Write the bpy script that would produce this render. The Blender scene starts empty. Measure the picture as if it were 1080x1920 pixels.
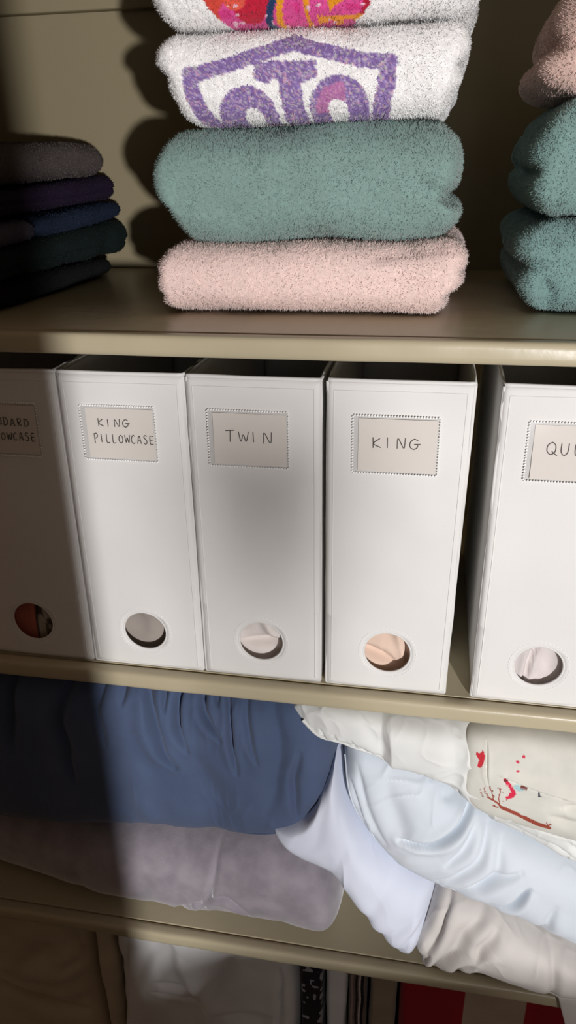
import bpy, math, random
import numpy as np
from mathutils import Vector, Matrix

rng = np.random.default_rng(7)
random.seed(7)
SC = bpy.context.scene
COL = SC.collection

# ------------------------------------------------------------------ basics
def tag(o, label=None, cat=None, group=None, kind=None):
    if label: o['label'] = label
    if cat: o['category'] = cat
    if group: o['group'] = group
    if kind: o['kind'] = kind
    return o

def empty(name, loc=(0, 0, 0), rz=0):
    o = bpy.data.objects.new(name, None)
    COL.objects.link(o)
    o.location = loc
    o.rotation_euler = (0, 0, rz)
    o.empty_display_size = .03
    return o

def mesh_obj(name, V, F, mat, parent=None, smooth=True, col=None):
    """V (n,3), F (m,4) or (m,3) arrays or list of lists."""
    me = bpy.data.meshes.new(name)
    V = np.asarray(V, dtype=np.float32)
    if isinstance(F, np.ndarray):
        m, k = F.shape
        me.vertices.add(len(V)); me.vertices.foreach_set('co', V.ravel())
        me.loops.add(m * k); me.loops.foreach_set('vertex_index', F.ravel().astype(np.int32))
        me.polygons.add(m)
        me.polygons.foreach_set('loop_start', np.arange(0, m * k, k, dtype=np.int32))
        me.polygons.foreach_set('loop_total', np.full(m, k, dtype=np.int32))
        me.update(calc_edges=True)
    else:
        me.from_pydata(V.tolist(), [], [list(f) for f in F])
    me.polygons.foreach_set('use_smooth', np.full(len(me.polygons), bool(smooth)))
    if col is not None:
        a = me.color_attributes.new('Col', 'FLOAT_COLOR', 'POINT')
        c = np.ones((len(V), 4), dtype=np.float32); c[:, :3] = col
        a.data.foreach_set('color', c.ravel())
    me.materials.append(mat)
    me.validate()
    o = bpy.data.objects.new(name, me)
    COL.objects.link(o)
    o.parent = parent
    return o

def to_tris(F):
    return np.concatenate([F[:, [0, 1, 2]], F[:, [0, 2, 3]]])

def vnormals(V, F):
    T = to_tris(F) if F.shape[1] == 4 else F
    n = np.cross(V[T[:, 1]] - V[T[:, 0]], V[T[:, 2]] - V[T[:, 0]])
    N = np.zeros_like(V)
    for k in range(3):
        for c in range(3):
            N[:, c] += np.bincount(T[:, k], weights=n[:, c], minlength=len(V))
    return N / (np.linalg.norm(N, axis=1, keepdims=True) + 1e-12)

# value noise (tri-linear lattice), vectorised
_lat = rng.random((64, 64, 64)).astype(np.float32) * 2 - 1
def vnoise(P):
    P = np.asarray(P, dtype=np.float64) + 1000.0
    i = np.floor(P).astype(int); f = P - i
    f = f * f * (3 - 2 * f)
    r = 0
    for dx in (0, 1):
        for dy in (0, 1):
            for dz in (0, 1):
                w = (f[:, 0] if dx else 1 - f[:, 0]) * (f[:, 1] if dy else 1 - f[:, 1]) * (f[:, 2] if dz else 1 - f[:, 2])
                r = r + w * _lat[(i[:, 0] + dx) % 64, (i[:, 1] + dy) % 64, (i[:, 2] + dz) % 64]
    return r
def fbm(P, octaves=3):
    P = np.asarray(P); r = 0; a = 1.0
    for k in range(octaves):
        r = r + a * vnoise(P * 2 ** k + 17.3 * k); a *= .5
    return r

# ------------------------------------------------------------------ materials
def lin(c):
    c = np.asarray(c, dtype=float) / 255.0
    return tuple(np.where(c <= .04045, c / 12.92, ((c + .055) / 1.055) ** 2.4))
def rgba(c): return (*lin(c), 1.0)

def mat_new(name):
    m = bpy.data.materials.new(name); m.use_nodes = True
    nt = m.node_tree; b = nt.nodes['Principled BSDF']
    return m, nt, b

def cloth_mat(name, c, c2=None, scale=60, rough=.9, sheen=.3, bump=.15, bscale=900, attr=False, noise_detail=3, weave=False):
    m, nt, b = mat_new(name)
    N, L = nt.nodes, nt.links
    tc = N.new('ShaderNodeTexCoord')
    nz = N.new('ShaderNodeTexNoise'); nz.inputs['Scale'].default_value = scale; nz.inputs['Detail'].default_value = noise_detail
    L.new(tc.outputs['Object'], nz.inputs['Vector'])
    mix = N.new('ShaderNodeMix'); mix.data_type = 'RGBA'
    if attr:
        at = N.new('ShaderNodeVertexColor'); at.layer_name = 'Col'
        mul = N.new('ShaderNodeMix'); mul.data_type = 'RGBA'; mul.blend_type = 'MULTIPLY'
        mul.inputs[0].default_value = 1
        mr = N.new('ShaderNodeMapRange'); mr.inputs[1].default_value = .3; mr.inputs[2].default_value = .7
        mr.inputs[3].default_value = .86; mr.inputs[4].default_value = 1.06
        L.new(nz.outputs['Fac'], mr.inputs[0])
        L.new(at.outputs['Color'], mul.inputs[6]); L.new(mr.outputs[0], mul.inputs[7])
        L.new(mul.outputs[2], b.inputs['Base Color'])
    else:
        c2 = c2 if c2 is not None else tuple(int(v * .9) for v in c)
        rmp = N.new('ShaderNodeMapRange'); rmp.inputs[1].default_value = .35; rmp.inputs[2].default_value = .65
        L.new(nz.outputs['Fac'], rmp.inputs[0]); L.new(rmp.outputs[0], mix.inputs[0])
        mix.inputs[6].default_value = rgba(c); mix.inputs[7].default_value = rgba(c2)
        L.new(mix.outputs[2], b.inputs['Base Color'])
    b.inputs['Roughness'].default_value = rough
    b.inputs['Specular IOR Level'].default_value = .2
    b.inputs['Sheen Weight'].default_value = sheen
    b.inputs['Sheen Roughness'].default_value = .5
    bp = N.new('ShaderNodeBump'); bp.inputs['Strength'].default_value = bump; bp.inputs['Distance'].default_value = .001
    if weave:
        w1 = N.new('ShaderNodeTexWave'); w1.inputs['Scale'].default_value = bscale; w1.bands_direction = 'X'
        w2 = N.new('ShaderNodeTexWave'); w2.inputs['Scale'].default_value = bscale; w2.bands_direction = 'Z'
        mm = N.new('ShaderNodeMath'); mm.operation = 'MULTIPLY'
        L.new(tc.outputs['Object'], w1.inputs['Vector']); L.new(tc.outputs['Object'], w2.inputs['Vector'])
        L.new(w1.outputs['Fac'], mm.inputs[0]); L.new(w2.outputs['Fac'], mm.inputs[1])
        L.new(mm.outputs[0], bp.inputs['Height'])
    else:
        n2 = N.new('ShaderNodeTexNoise'); n2.inputs['Scale'].default_value = bscale; n2.inputs['Detail'].default_value = 2
        L.new(tc.outputs['Object'], n2.inputs['Vector'])
        L.new(n2.outputs['Fac'], bp.inputs['Height'])
    L.new(bp.outputs[0], b.inputs['Normal'])
    return m

def plain(name, c, rough=.6, spec=.3, bump=0, bscale=200, var=.06, vscale=8, coat=0):
    m, nt, b = mat_new(name)
    N, L = nt.nodes, nt.links
    tc = N.new('ShaderNodeTexCoord')
    nz = N.new('ShaderNodeTexNoise'); nz.inputs['Scale'].default_value = vscale; nz.inputs['Detail'].default_value = 4
    L.new(tc.outputs['Object'], nz.inputs['Vector'])
    mix = N.new('ShaderNodeMix'); mix.data_type = 'RGBA'
    lc = np.array(lin(c))
    mix.inputs[6].default_value = (*(lc * (1 - var)), 1); mix.inputs[7].default_value = (*np.minimum(lc * (1 + var), 1), 1)
    L.new(nz.outputs['Fac'], mix.inputs[0]); L.new(mix.outputs[2], b.inputs['Base Color'])
    b.inputs['Roughness'].default_value = rough; b.inputs['Specular IOR Level'].default_value = spec
    b.inputs['Coat Weight'].default_value = coat
    if bump:
        n2 = N.new('ShaderNodeTexNoise'); n2.inputs['Scale'].default_value = bscale; n2.inputs['Detail'].default_value = 3
        L.new(tc.outputs['Object'], n2.inputs['Vector'])
        bp = N.new('ShaderNodeBump'); bp.inputs['Strength'].default_value = bump; bp.inputs['Distance'].default_value = .001
        L.new(n2.outputs['Fac'], bp.inputs['Height']); L.new(bp.outputs[0], b.inputs['Normal'])
    return m

M = {}
M['paint'] = plain('beige_gloss_paint', (184, 173, 145), rough=.33, spec=.45, bump=.35, bscale=55, var=.05, vscale=5)
M['wallpaint'] = plain('beige_wall_paint', (150, 138, 110), rough=.55, spec=.3, bump=.15, bscale=40, var=.05, vscale=3)
M['room'] = plain('room_paint', (150, 140, 125), rough=.9, spec=.1)
M['terry'] = cloth_mat('terry_cloth', (255, 255, 255), attr=True, scale=260, bump=.5, bscale=700, sheen=.25)
M['terry_dark'] = cloth_mat('dark_terry_cloth', (255, 255, 255), attr=True, scale=260, bump=.5, bscale=700, sheen=0)
M['canvas'] = cloth_mat('white_bin_fabric', (229, 227, 223), (223, 221, 218), scale=6, rough=.62, sheen=.1, bump=.12, bscale=1500)
M['canvas_in'] = cloth_mat('bin_lining', (150, 143, 135), (140, 133, 126), scale=6, rough=.8, sheen=.1, bump=.1, bscale=900)
M['card'] = plain('paper_card', (243, 236, 228), rough=.75, spec=.2, var=.01)
M['ink'] = plain('pencil_grey_ink', (92, 86, 84), rough=.7, spec=.2, var=.02)
M['stitch'] = plain('white_thread', (240, 238, 234), rough=.5, spec=.3, var=.01)
M['weld'] = plain('heat_sealed_plastic', (250, 250, 249), rough=.3, spec=.6, var=.01)
M['attr_cloth'] = cloth_mat('printed_cotton', (255, 255, 255), attr=True, scale=20, bump=.15, bscale=1200, sheen=.1)
def glass_sleeve():
    m, nt, b = mat_new('clear_plastic_sleeve')
    N, L = nt.nodes, nt.links
    out = N['Material Output']
    tr = N.new('ShaderNodeBsdfTransparent'); tr.inputs[0].default_value = (.97, .97, .97, 1)
    gl = N.new('ShaderNodeBsdfGlossy'); gl.inputs['Roughness'].default_value = .12
    gl.inputs['Color'].default_value = (1, 1, 1, 1)
    mx = N.new('ShaderNodeMixShader'); mx.inputs[0].default_value = .06
    L.new(tr.outputs[0], mx.inputs[1]); L.new(gl.outputs[0], mx.inputs[2]); L.new(mx.outputs[0], out.inputs[0])
    return m
M['sleeve'] = glass_sleeve()

# ------------------------------------------------------------------ mesh builders
def cube_grid(nx, ny, nz):
    """closed cube surface [-1,1]^3 with shared vertices"""
    n = (nx, ny, nz)
    idx = {}
    I = []
    def key(i, j, k): return (i * (ny + 1) + j) * (nz + 1) + k
    quads = []
    def face(ax, side):
        a, b = [(1, 2), (2, 0), (0, 1)][ax]
        A, B = np.meshgrid(np.arange(n[a]), np.arange(n[b]), indexing='ij')
        A = A.ravel(); B = B.ravel()
        def kk(aa, bb):
            c = [None] * 3; c[ax] = np.full_like(aa, n[ax] if side else 0); c[a] = aa; c[b] = bb
            return key(*c)
        q = np.stack([kk(A, B), kk(A + 1, B), kk(A + 1, B + 1), kk(A, B + 1)], 1)
        if not side: q = q[:, ::-1]
        quads.append(q)
    for ax in range(3):
        for s in (0, 1): face(ax, s)
    Q = np.concatenate(quads)
    u, inv = np.unique(Q.ravel(), return_inverse=True)
    F = inv.reshape(Q.shape)
    k = u % (nz + 1); j = (u // (nz + 1)) % (ny + 1); i = u // ((nz + 1) * (ny + 1))
    V = np.stack([i / nx * 2 - 1, j / ny * 2 - 1, k / nz * 2 - 1], 1)
    return V, F

def rounded(V, dims, r):
    """cube surface -> rounded box with half sizes dims; r radii per axis (ellipsoidal corners)"""
    dims = np.array(dims); r = np.minimum(np.array(r), dims)
    q = V * dims; inner = dims - r
    c = np.clip(q, -inner, inner)
    d = (q - c) / r
    n = np.linalg.norm(d, axis=1, keepdims=True)
    m = np.abs(d).max(axis=1, keepdims=True)
    d = np.where(n > 1e-9, d / np.maximum(n, 1e-9) * m, 0)
    return c + d * r

def bx_mesh(name, x0, x1, y0, y1, z0, z1, mat, parent=None, r=.0015, res=(2, 2, 2), local=None):
    """soft-edged board"""
    c = np.array([(x0 + x1) / 2, (y0 + y1) / 2, (z0 + z1) / 2]); d = np.array([(x1 - x0) / 2, (y1 - y0) / 2, (z1 - z0) / 2])
    r = min(r, d.min() * .98)
    # grid with extra lines near edges for the rounding
    V, F = cube_grid(8, 8, 8)
    t = np.array([-1, -.8, -.45, 0, .0, 0, .45, .8, 1.0])
    for a in range(3):
        k = np.round((V[:, a] + 1) * 4).astype(int)
        inner = d[a] - r
        pos = np.array([-d[a], -d[a] + r * .25, -d[a] + r * .6, -inner, 0, inner, d[a] - r * .6, d[a] - r * .25, d[a]])
        V[:, a] = pos[k]
    inner = d - r
    cc = np.clip(V, -inner, inner); dd = V - cc
    n = np.linalg.norm(dd, axis=1, keepdims=True); m = np.abs(dd).max(axis=1, keepdims=True)
    V = cc + np.where(n > 1e-9, dd / np.maximum(n, 1e-9) * m, 0)
    V = V + c
    if local is not None: V = V - np.array(local)
    return mesh_obj(name, V, F, mat, parent)

def tufts(V, F, col, n, length, width, lean=.5, mask=None, down=.0):
    """little terry loops standing on a surface: three-sided spikes"""
    T = to_tris(F)
    if mask is not None:
        T = T[mask[T[:, 0]]]
    a = V[T[:, 0]]; b = V[T[:, 1]]; c = V[T[:, 2]]
    nn = np.cross(b - a, c - a); ar = np.linalg.norm(nn, axis=1)
    p = ar / ar.sum()
    t = rng.choice(len(T), n, p=p)
    u = rng.random(n); v = rng.random(n); fl = u + v > 1
    u[fl] = 1 - u[fl]; v[fl] = 1 - v[fl]
    P = a[t] + (b - a)[t] * u[:, None] + (c - a)[t] * v[:, None]
    C_ = col[T[t, 0]]
    N = nn[t] / ar[t][:, None]
    rv = rng.normal(size=(n, 3))
    # lean direction varies slowly over the surface so the pile has patches
    flow = np.stack([vnoise(P * 45 + 3), vnoise(P * 45 + 31), vnoise(P * 45 + 77)], 1)
    D = N + flow * lean + rv * lean * .35 + np.array([0, 0, -down])
    D /= np.linalg.norm(D, axis=1, keepdims=True)
    t1 = np.cross(D, rv); t1 /= np.linalg.norm(t1, axis=1, keepdims=True) + 1e-9
    t2 = np.cross(D, t1)
    Ls = length * (.6 + .8 * rng.random(n))[:, None]
    W = width * (.7 + .6 * rng.random(n))[:, None]
    base = P - N * .0004
    bend = rv * .25
    ring1 = [base + (t1 * math.cos(q) + t2 * math.sin(q)) * W for q in (0, 2.09, 4.19)]
    tip = base + D * Ls + bend * Ls * .5
    VV = np.stack(ring1 + [tip], 1).reshape(-1, 3)
    k = np.arange(n)[:, None] * 4
    FF = np.concatenate([k + np.array([[0, 1, 3]]), k + np.array([[1, 2, 3]]), k + np.array([[2, 0, 3]])])
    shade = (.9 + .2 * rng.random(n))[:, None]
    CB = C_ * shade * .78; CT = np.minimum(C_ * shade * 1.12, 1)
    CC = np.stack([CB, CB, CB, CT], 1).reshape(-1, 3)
    return VV, FF, CC

def interp(x, pts):
    pts = np.array(pts, dtype=float)
    o = np.argsort(pts[:, 0]); pts = pts[o]
    return np.interp(x, pts[:, 0], pts[:, 1])

def smooth_interp(x, pts, w):
    """blurred piecewise-linear"""
    return sum(interp(x + k * w, pts) * g for k, g in ((-1, .15), (-.5, .2), (0, .3), (.5, .2), (1, .15)))

def towel(name, bot, top, left, right, y0, y1, color, label, group=None, layers=(), front_r=None, colorfn=None,
          ntuft=30000, tl=.0026, tw=.0006, res=None, seed=0, lump=.0025, slant=0.0, side_r=None, xcol=None,
          crease=(), parts=None, mask_y=None, zr=.8):
    """A folded towel. bot/top: (x,z) polylines; left/right: (z,x) polylines; y0 front, y1 back.
    layers: z fractions (-1..1) of the grooves between the folded layers seen from the sides."""
    x_mid = (left[0][1] + right[0][1]) / 2
    zc = np.mean([b[1] for b in bot]); zt = np.mean([b[1] for b in top]); h = (zt - zc) / 2
    a = (right[0][1] - left[0][1]) / 2; d = (y1 - y0) / 2
    if res is None: res = .0022
    nx, ny, nz = max(20, int(2 * a / res)), max(16, int(2 * d / (res * 2))), max(12, int(2 * h / res))
    V, F = cube_grid(nx, ny, nz)
    # concentrate rows near the y front
    fr = front_r if front_r else min(h * 1.0, .05)
    sr = side_r if side_r else .018
    V = rounded(V, (a, d, h), (sr, fr, h * zr))
    X = V[:, 0] / a; Y = V[:, 1] / d; Z = V[:, 2] / h
    # layer grooves on the two sides (and a little on the front corners)
    g = np.zeros(len(V))
    for zk, dep in layers:
        wv = .14 + .0 * X
        zz = Z - zk - .06 * np.sin(3 * Y + seed)
        g += dep * np.exp(-(zz / wv) ** 2)
    sidew = np.clip((np.abs(X) - .72) / .28, 0, 1) ** 1.5 * np.clip((Y + 1.0) / .12, 0, 1)
    X = X * (1 - g * sidew)
    # layer offsets: every layer ends at a slightly different x
    lay = np.sort([zk for zk, _ in layers]) if layers else np.array([])
    li = np.searchsorted(lay, Z) if len(lay) else np.zeros(len(V), int)
    offs = (np.sin(li * 2.3 + seed * 1.7) * .012)
    X = X + offs * sidew * np.sign(X)
    ze = (Z + 1) / 2
    # outline warps
    Xw = x_mid + X * a
    zb = smooth_interp(Xw, bot, .012); ztp = smooth_interp(Xw, top, .012)
    # behind the front fold the pile flattens to the mean
    Zw = zb + (ztp - zb) * ze
    xl = smooth_interp(Zw, left, .004); xr = smooth_interp(Zw, right, .004)
    Xf = xl + (xr - xl) * (X + 1) / 2
    Yf = (y0 + y1) / 2 + Y * d + slant * (Xf - x_mid)
    P = np.stack([Xf, Yf, Zw], 1)
    N = vnormals(P, F)
    S = np.array([seed * 3.7, seed * 1.3, seed * 2.1])
    P = P + N * (fbm(P * np.array([14, 14, 26]) + S, 2) * lump)[:, None]
    for (pts, w, dep) in crease:
        dd = polydist(P[:, [0, 2]], pts)
        fm = np.clip(-N[:, 1], 0, 1)
        P = P - N * (dep * np.exp(-(dd / w) ** 2) * fm)[:, None]
    N = vnormals(P, F)
    P = P + N * (vnoise(P * 420) * .0004)[:, None]
    base = np.array([x_mid, (y0 + y1) / 2, min(b[1] for b in bot)])
    C_ = np.tile(np.array(lin(color)), (len(P), 1))
    if colorfn is not None: C_ = colorfn(P, C_)
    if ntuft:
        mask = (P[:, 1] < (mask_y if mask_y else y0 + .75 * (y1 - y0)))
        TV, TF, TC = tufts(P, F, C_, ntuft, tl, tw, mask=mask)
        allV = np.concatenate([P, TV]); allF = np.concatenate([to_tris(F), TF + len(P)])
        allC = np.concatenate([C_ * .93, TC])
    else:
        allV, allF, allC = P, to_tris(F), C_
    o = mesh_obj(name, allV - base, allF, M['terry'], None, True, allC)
    o.location = base
    tag(o, label, 'towel', group)
    return o

def polydist(Q, pts):
    pts = np.array(pts, dtype=float)
    best = np.full(len(Q), 1e9)
    for A, B in zip(pts[:-1], pts[1:]):
        ab = B - A; t = np.clip(((Q - A) @ ab) / (ab @ ab + 1e-12), 0, 1)
        dd = np.linalg.norm(Q - (A + t[:, None] * ab), axis=1)
        best = np.minimum(best, dd)
    return best

def tube(pts, r, seg=6, closed=False):
    P = np.array(pts, dtype=float); n = len(P)
    r = np.broadcast_to(np.asarray(r, dtype=float), (n,))
    T = np.gradient(P, axis=0)
    T /= np.linalg.norm(T, axis=1, keepdims=True) + 1e-12
    up = np.array([0, 1.0, 0]) if abs(T[0] @ np.array([0, 1.0, 0])) < .9 else np.array([1.0, 0, 0])
    s = np.cross(T, up); s /= np.linalg.norm(s, axis=1, keepdims=True) + 1e-12
    w = np.cross(T, s)
    ang = np.arange(seg) / seg * 2 * math.pi
    V = (P[:, None, :] + (s[:, None, :] * np.cos(ang)[None, :, None] + w[:, None, :] * np.sin(ang)[None, :, None]) * r[:, None, None]).reshape(-1, 3)
    F = []
    for i in range(n - 1 + (1 if closed else 0)):
        for j in range(seg):
            F.append([i * seg + j, i * seg + (j + 1) % seg, ((i + 1) % n) * seg + (j + 1) % seg, ((i + 1) % n) * seg + j])
    return V, np.array(F)

def merge(parts):
    Vs, Fs, o = [], [], 0
    for V, F in parts:
        Vs.append(V); Fs.append(np.asarray(F) + o); o += len(V)
    return np.concatenate(Vs), np.concatenate(Fs)

def resample(pts, n):
    P = np.array(pts, dtype=float)
    # Catmull-Rom then uniform arc length
    Q = np.vstack([2 * P[0] - P[1], P, 2 * P[-1] - P[-2]])
    out = []
    for i in range(1, len(Q) - 2):
        for t in np.linspace(0, 1, 12, endpoint=False):
            out.append(.5 * ((2 * Q[i]) + (-Q[i - 1] + Q[i + 1]) * t + (2 * Q[i - 1] - 5 * Q[i] + 4 * Q[i + 1] - Q[i + 2]) * t * t + (-Q[i - 1] + 3 * Q[i] - 3 * Q[i + 1] + Q[i + 2]) * t ** 3))
    out.append(P[-1]); out = np.array(out)
    d = np.r_[0, np.cumsum(np.linalg.norm(np.diff(out, axis=0), axis=1))]
    s = np.linspace(0, d[-1], n)
    return np.stack([np.interp(s, d, out[:, k]) for k in range(out.shape[1])], 1)

def loft(topc, botc, yc, dep, ns=220, nphi=150, ex=.62, ey=.5, pinch=0.0, yshift=None, front_bias=.0):
    """Soft body lofted between a top and a bottom edge curve given as (x,z); yc centre depth, dep half depth.
    The cross-section is a superellipse; both ends close."""
    A = resample(topc, ns); B = resample(botc, ns)
    s = np.linspace(0, 1, ns)
    # angle samples concentrated on the front (sin<0)
    phi = np.linspace(0, 2 * math.pi, nphi, endpoint=False)
    # re-space the angles so that vertices sit evenly round the superellipse
    pd = np.linspace(0, 2 * math.pi, 6000)
    hm_ = np.abs(A - B)[:, 1].mean() / 2; dm_ = float(np.mean(dep(s) if callable(dep) else dep))
    a1 = np.sign(np.cos(pd)) * np.abs(np.cos(pd)) ** ex * hm_; a2 = np.sign(np.sin(pd)) * np.abs(np.sin(pd)) ** ey * dm_
    sl = np.r_[0, np.cumsum(np.hypot(np.diff(a1), np.diff(a2)) * np.where(np.sin(pd[1:]) > -.05, 1, .25))]
    phi = np.interp(np.linspace(0, sl[-1], nphi, endpoint=False), sl, pd)
    cz = np.sign(np.cos(phi)) * np.abs(np.cos(phi)) ** ex
    cy = np.sign(np.sin(phi)) * np.abs(np.sin(phi)) ** ey
    mid = (A + B) / 2; hv = (A - B) / 2
    endf = np.clip(np.minimum(s, 1 - s) / .10, 0, 1)
    endf = np.sqrt(1 - (1 - endf) ** 2)
    ycs = yc(s) if callable(yc) else np.full(ns, yc)
    dps = dep(s) if callable(dep) else np.full(ns, dep)
    X = mid[:, None, 0] + hv[:, None, 0] * cz[None]
    Z = mid[:, None, 1] + hv[:, None, 1] * cz[None]
    Y = ycs[:, None] - (dps * (pinch + (1 - pinch) * endf))[:, None] * cy[None]
    V = np.stack([X, Y, Z], 2).reshape(-1, 3)
    i, j = np.meshgrid(np.arange(ns - 1), np.arange(nphi), indexing='ij')
    i = i.ravel(); j = j.ravel(); j2 = (j + 1) % nphi
    F = np.stack([i * nphi + j, i * nphi + j2, (i + 1) * nphi + j2, (i + 1) * nphi + j], 1)
    # caps
    c0 = V[:nphi].mean(0); c1 = V[-nphi:].mean(0); n = len(V)
    V = np.vstack([V, c0, c1])
    jj = np.arange(nphi); j2 = (jj + 1) % nphi
    cap0 = np.stack([np.full(nphi, n), j2, jj, np.full(nphi, n)], 1)
    cap1 = np.stack([np.full(nphi, n + 1), (ns - 1) * nphi + jj, (ns - 1) * nphi + j2, np.full(nphi, n + 1)], 1)
    T = np.concatenate([to_tris(F), cap0[:, :3], cap1[:, :3]])
    N = vnormals(V, T)
    ctr = V.mean(0)
    fr = V[:, 1] < ycs.mean()
    if (N[fr, 1].mean() > 0): T = T[:, ::-1]; N = -N
    return V, T, N

def folds(V, T, N, items, amount=1.0, plane=(0, 2)):
    """items: (polyline, width, depth, kind) ; kind 'v' valley, 'r' ridge, 's' step (one side up)"""
    Q = V[:, list(plane)]
    # jitter so that folds are not mechanical
    J = np.stack([vnoise(V * 30 + 5), vnoise(V * 30 + 55)], 1) * .004
    Q = Q + J
    fm = np.clip(-N[:, 1] * 1.3 + .15, 0, 1)
    D = np.zeros(len(V))
    for it in items:
        pts, w, d = it[0], it[1], it[2]; kind = it[3] if len(it) > 3 else 'v'
        P = resample(pts, 24) if len(pts) > 2 else np.array(pts, float)
        L = np.r_[0, np.cumsum(np.linalg.norm(np.diff(P, axis=0), axis=1))]; tot = L[-1]
        best = np.full(len(V), 1e9); par = np.zeros(len(V)); sgn = np.zeros(len(V))
        for k in range(len(P) - 1):
            ab = P[k + 1] - P[k]; l2 = ab @ ab + 1e-12
            t = np.clip(((Q - P[k]) @ ab) / l2, 0, 1)
            df = Q - (P[k] + t[:, None] * ab); dd = np.linalg.norm(df, axis=1)
            m = dd < best
            best = np.where(m, dd, best); par = np.where(m, (L[k] + t * math.sqrt(l2)) / tot, par)
            sgn = np.where(m, np.sign(ab[0] * df[:, 1] - ab[1] * df[:, 0]), sgn)
        taper = np.sin(np.clip(par, .02, .98) * math.pi) ** .5
        ww = w * (.45 + .55 * taper)
        if kind == 'v':
            D += taper * d * (-np.exp(-(best / ww) ** 2) + .28 * np.exp(-((best - 2.4 * ww) / (1.8 * ww)) ** 2))
        elif kind == 'r':
            D += taper * d * np.exp(-(best / ww) ** 2)
        elif kind == 's':
            x = best * sgn / ww
            D += taper * d * (np.where(x > 0, np.exp(-(x / 3.2) ** 2), 0) - .35 * np.exp(-((x + .5) / .7) ** 2))
        elif kind == 't':   # signed soft terrace
            D += taper * d * .5 * np.tanh(best * sgn / ww) * np.exp(-(best / (5 * ww)) ** 2)
    return V + N * (D * fm * amount)[:, None], D * fm

def crumple(V, N, sc, amp, seed=0, stretch=(1, 1, 1)):
    """fine sharp-ish creases: ridged noise along a warped domain"""
    Q = V * np.array(stretch) * sc
    Wp = np.stack([vnoise(Q * .5 + seed), vnoise(Q * .5 + seed + 33), vnoise(Q * .5 + seed + 66)], 1) * 1.1
    r = 1 - np.abs(vnoise(Q + Wp + seed * 3)) * 2.2
    r = np.clip(r, 0, 1) ** 2
    m = np.clip(vnoise(V * 13 + seed + 5) + .45, 0, 1)
    return V + N * (amp * r * m * np.clip(-N[:, 1] + .3, 0, 1))[:, None]

def soft(name, V, T, mat, label, cat, base=None, group=None, col=None):
    if base is None: base = np.array([V[:, 0].mean(), V[:, 1].mean(), V[:, 2].min()])
    o = mesh_obj(name, V - base, T, mat, None, True, col)
    o.location = base
    tag(o, label, cat, group)
    return o, base

# ------------------------------------------------------------------ closet shell
WX0, WX1, DEP = -1.02, .86, .527
TH = .0216
SH = {'1': 0.0, '2': -.40, '3': -.847}
def structure(name, *a, **k):
    o = bx_mesh(name, *a, **k); o['kind'] = 'structure'; return o
structure('wall_back', WX0 - .03, WX1 + .03, DEP, DEP + .02, -1.62, .92, M['wallpaint'])
structure('wall_left', WX0 - .03, WX0, -.02, DEP - .0005, -1.62, .92, M['wallpaint'])
structure('wall_right', WX1, WX1 + .03, -.02, DEP - .0005, -1.62, .92, M['wallpaint'])
structure('ceiling', WX0 - .03, WX1 + .03, -.02, DEP + .02, .9205, .95, M['wallpaint'])
structure('floor', -2.6, 2.6, -4.0, DEP + .02, -1.66, -1.6205, plain('oak_floor', (120, 96, 72), rough=.5, var=.2, vscale=4))
# batten that carries the shelf above, its lower edge is just in view
structure('trim_1', WX0 + .001, WX1 - .001, DEP - .020, DEP - .0005, .352, .42, M['wallpaint'], r=.003)

def shelf(z, label, thick=TH, y0=0.0):
    base = np.array([(WX0 + WX1) / 2, DEP / 2, z - thick])
    root = empty('closet_shelf', base)
    tag(root, label, 'shelf')
    bx_mesh('shelf_board', WX0 + .001, WX1 - .001, y0 + .019, DEP - .001, z - thick, z, M['paint'], root, r=.001, local=base)
    # solid front lipping, rounded by many coats of paint
    V, F = cube_grid(260, 6, 6)
    V = rounded(V, ((WX1 - WX0) / 2 - .002, .0095, thick / 2), (.002, .0055, .0055))
    V = V + np.array([(WX0 + WX1) / 2, y0 + .0095, z - thick / 2])
    f = V[:, 1] < y0 + .004
    V[:, 1] += f * vnoise(V * np.array([25, 1, 60])) * .0005
    V[:, 2] += vnoise(V * np.array([12, 1, 1]) + 9) * .0003
    mesh_obj('front_edge', V - base, F, M['paint'], root)
    return root
shelf(SH['1'], 'beige painted shelf board under the stacks of folded towels')
shelf(SH['2'], 'beige painted shelf board carrying the row of white fabric bins')
shelf(SH['3'], 'beige painted shelf board under the pillows')
shelf(.42, 'beige painted shelf board above the towel stacks, mostly out of frame')
shelf(-1.26, 'lowest beige shelf board under the folded table linen')

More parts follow.
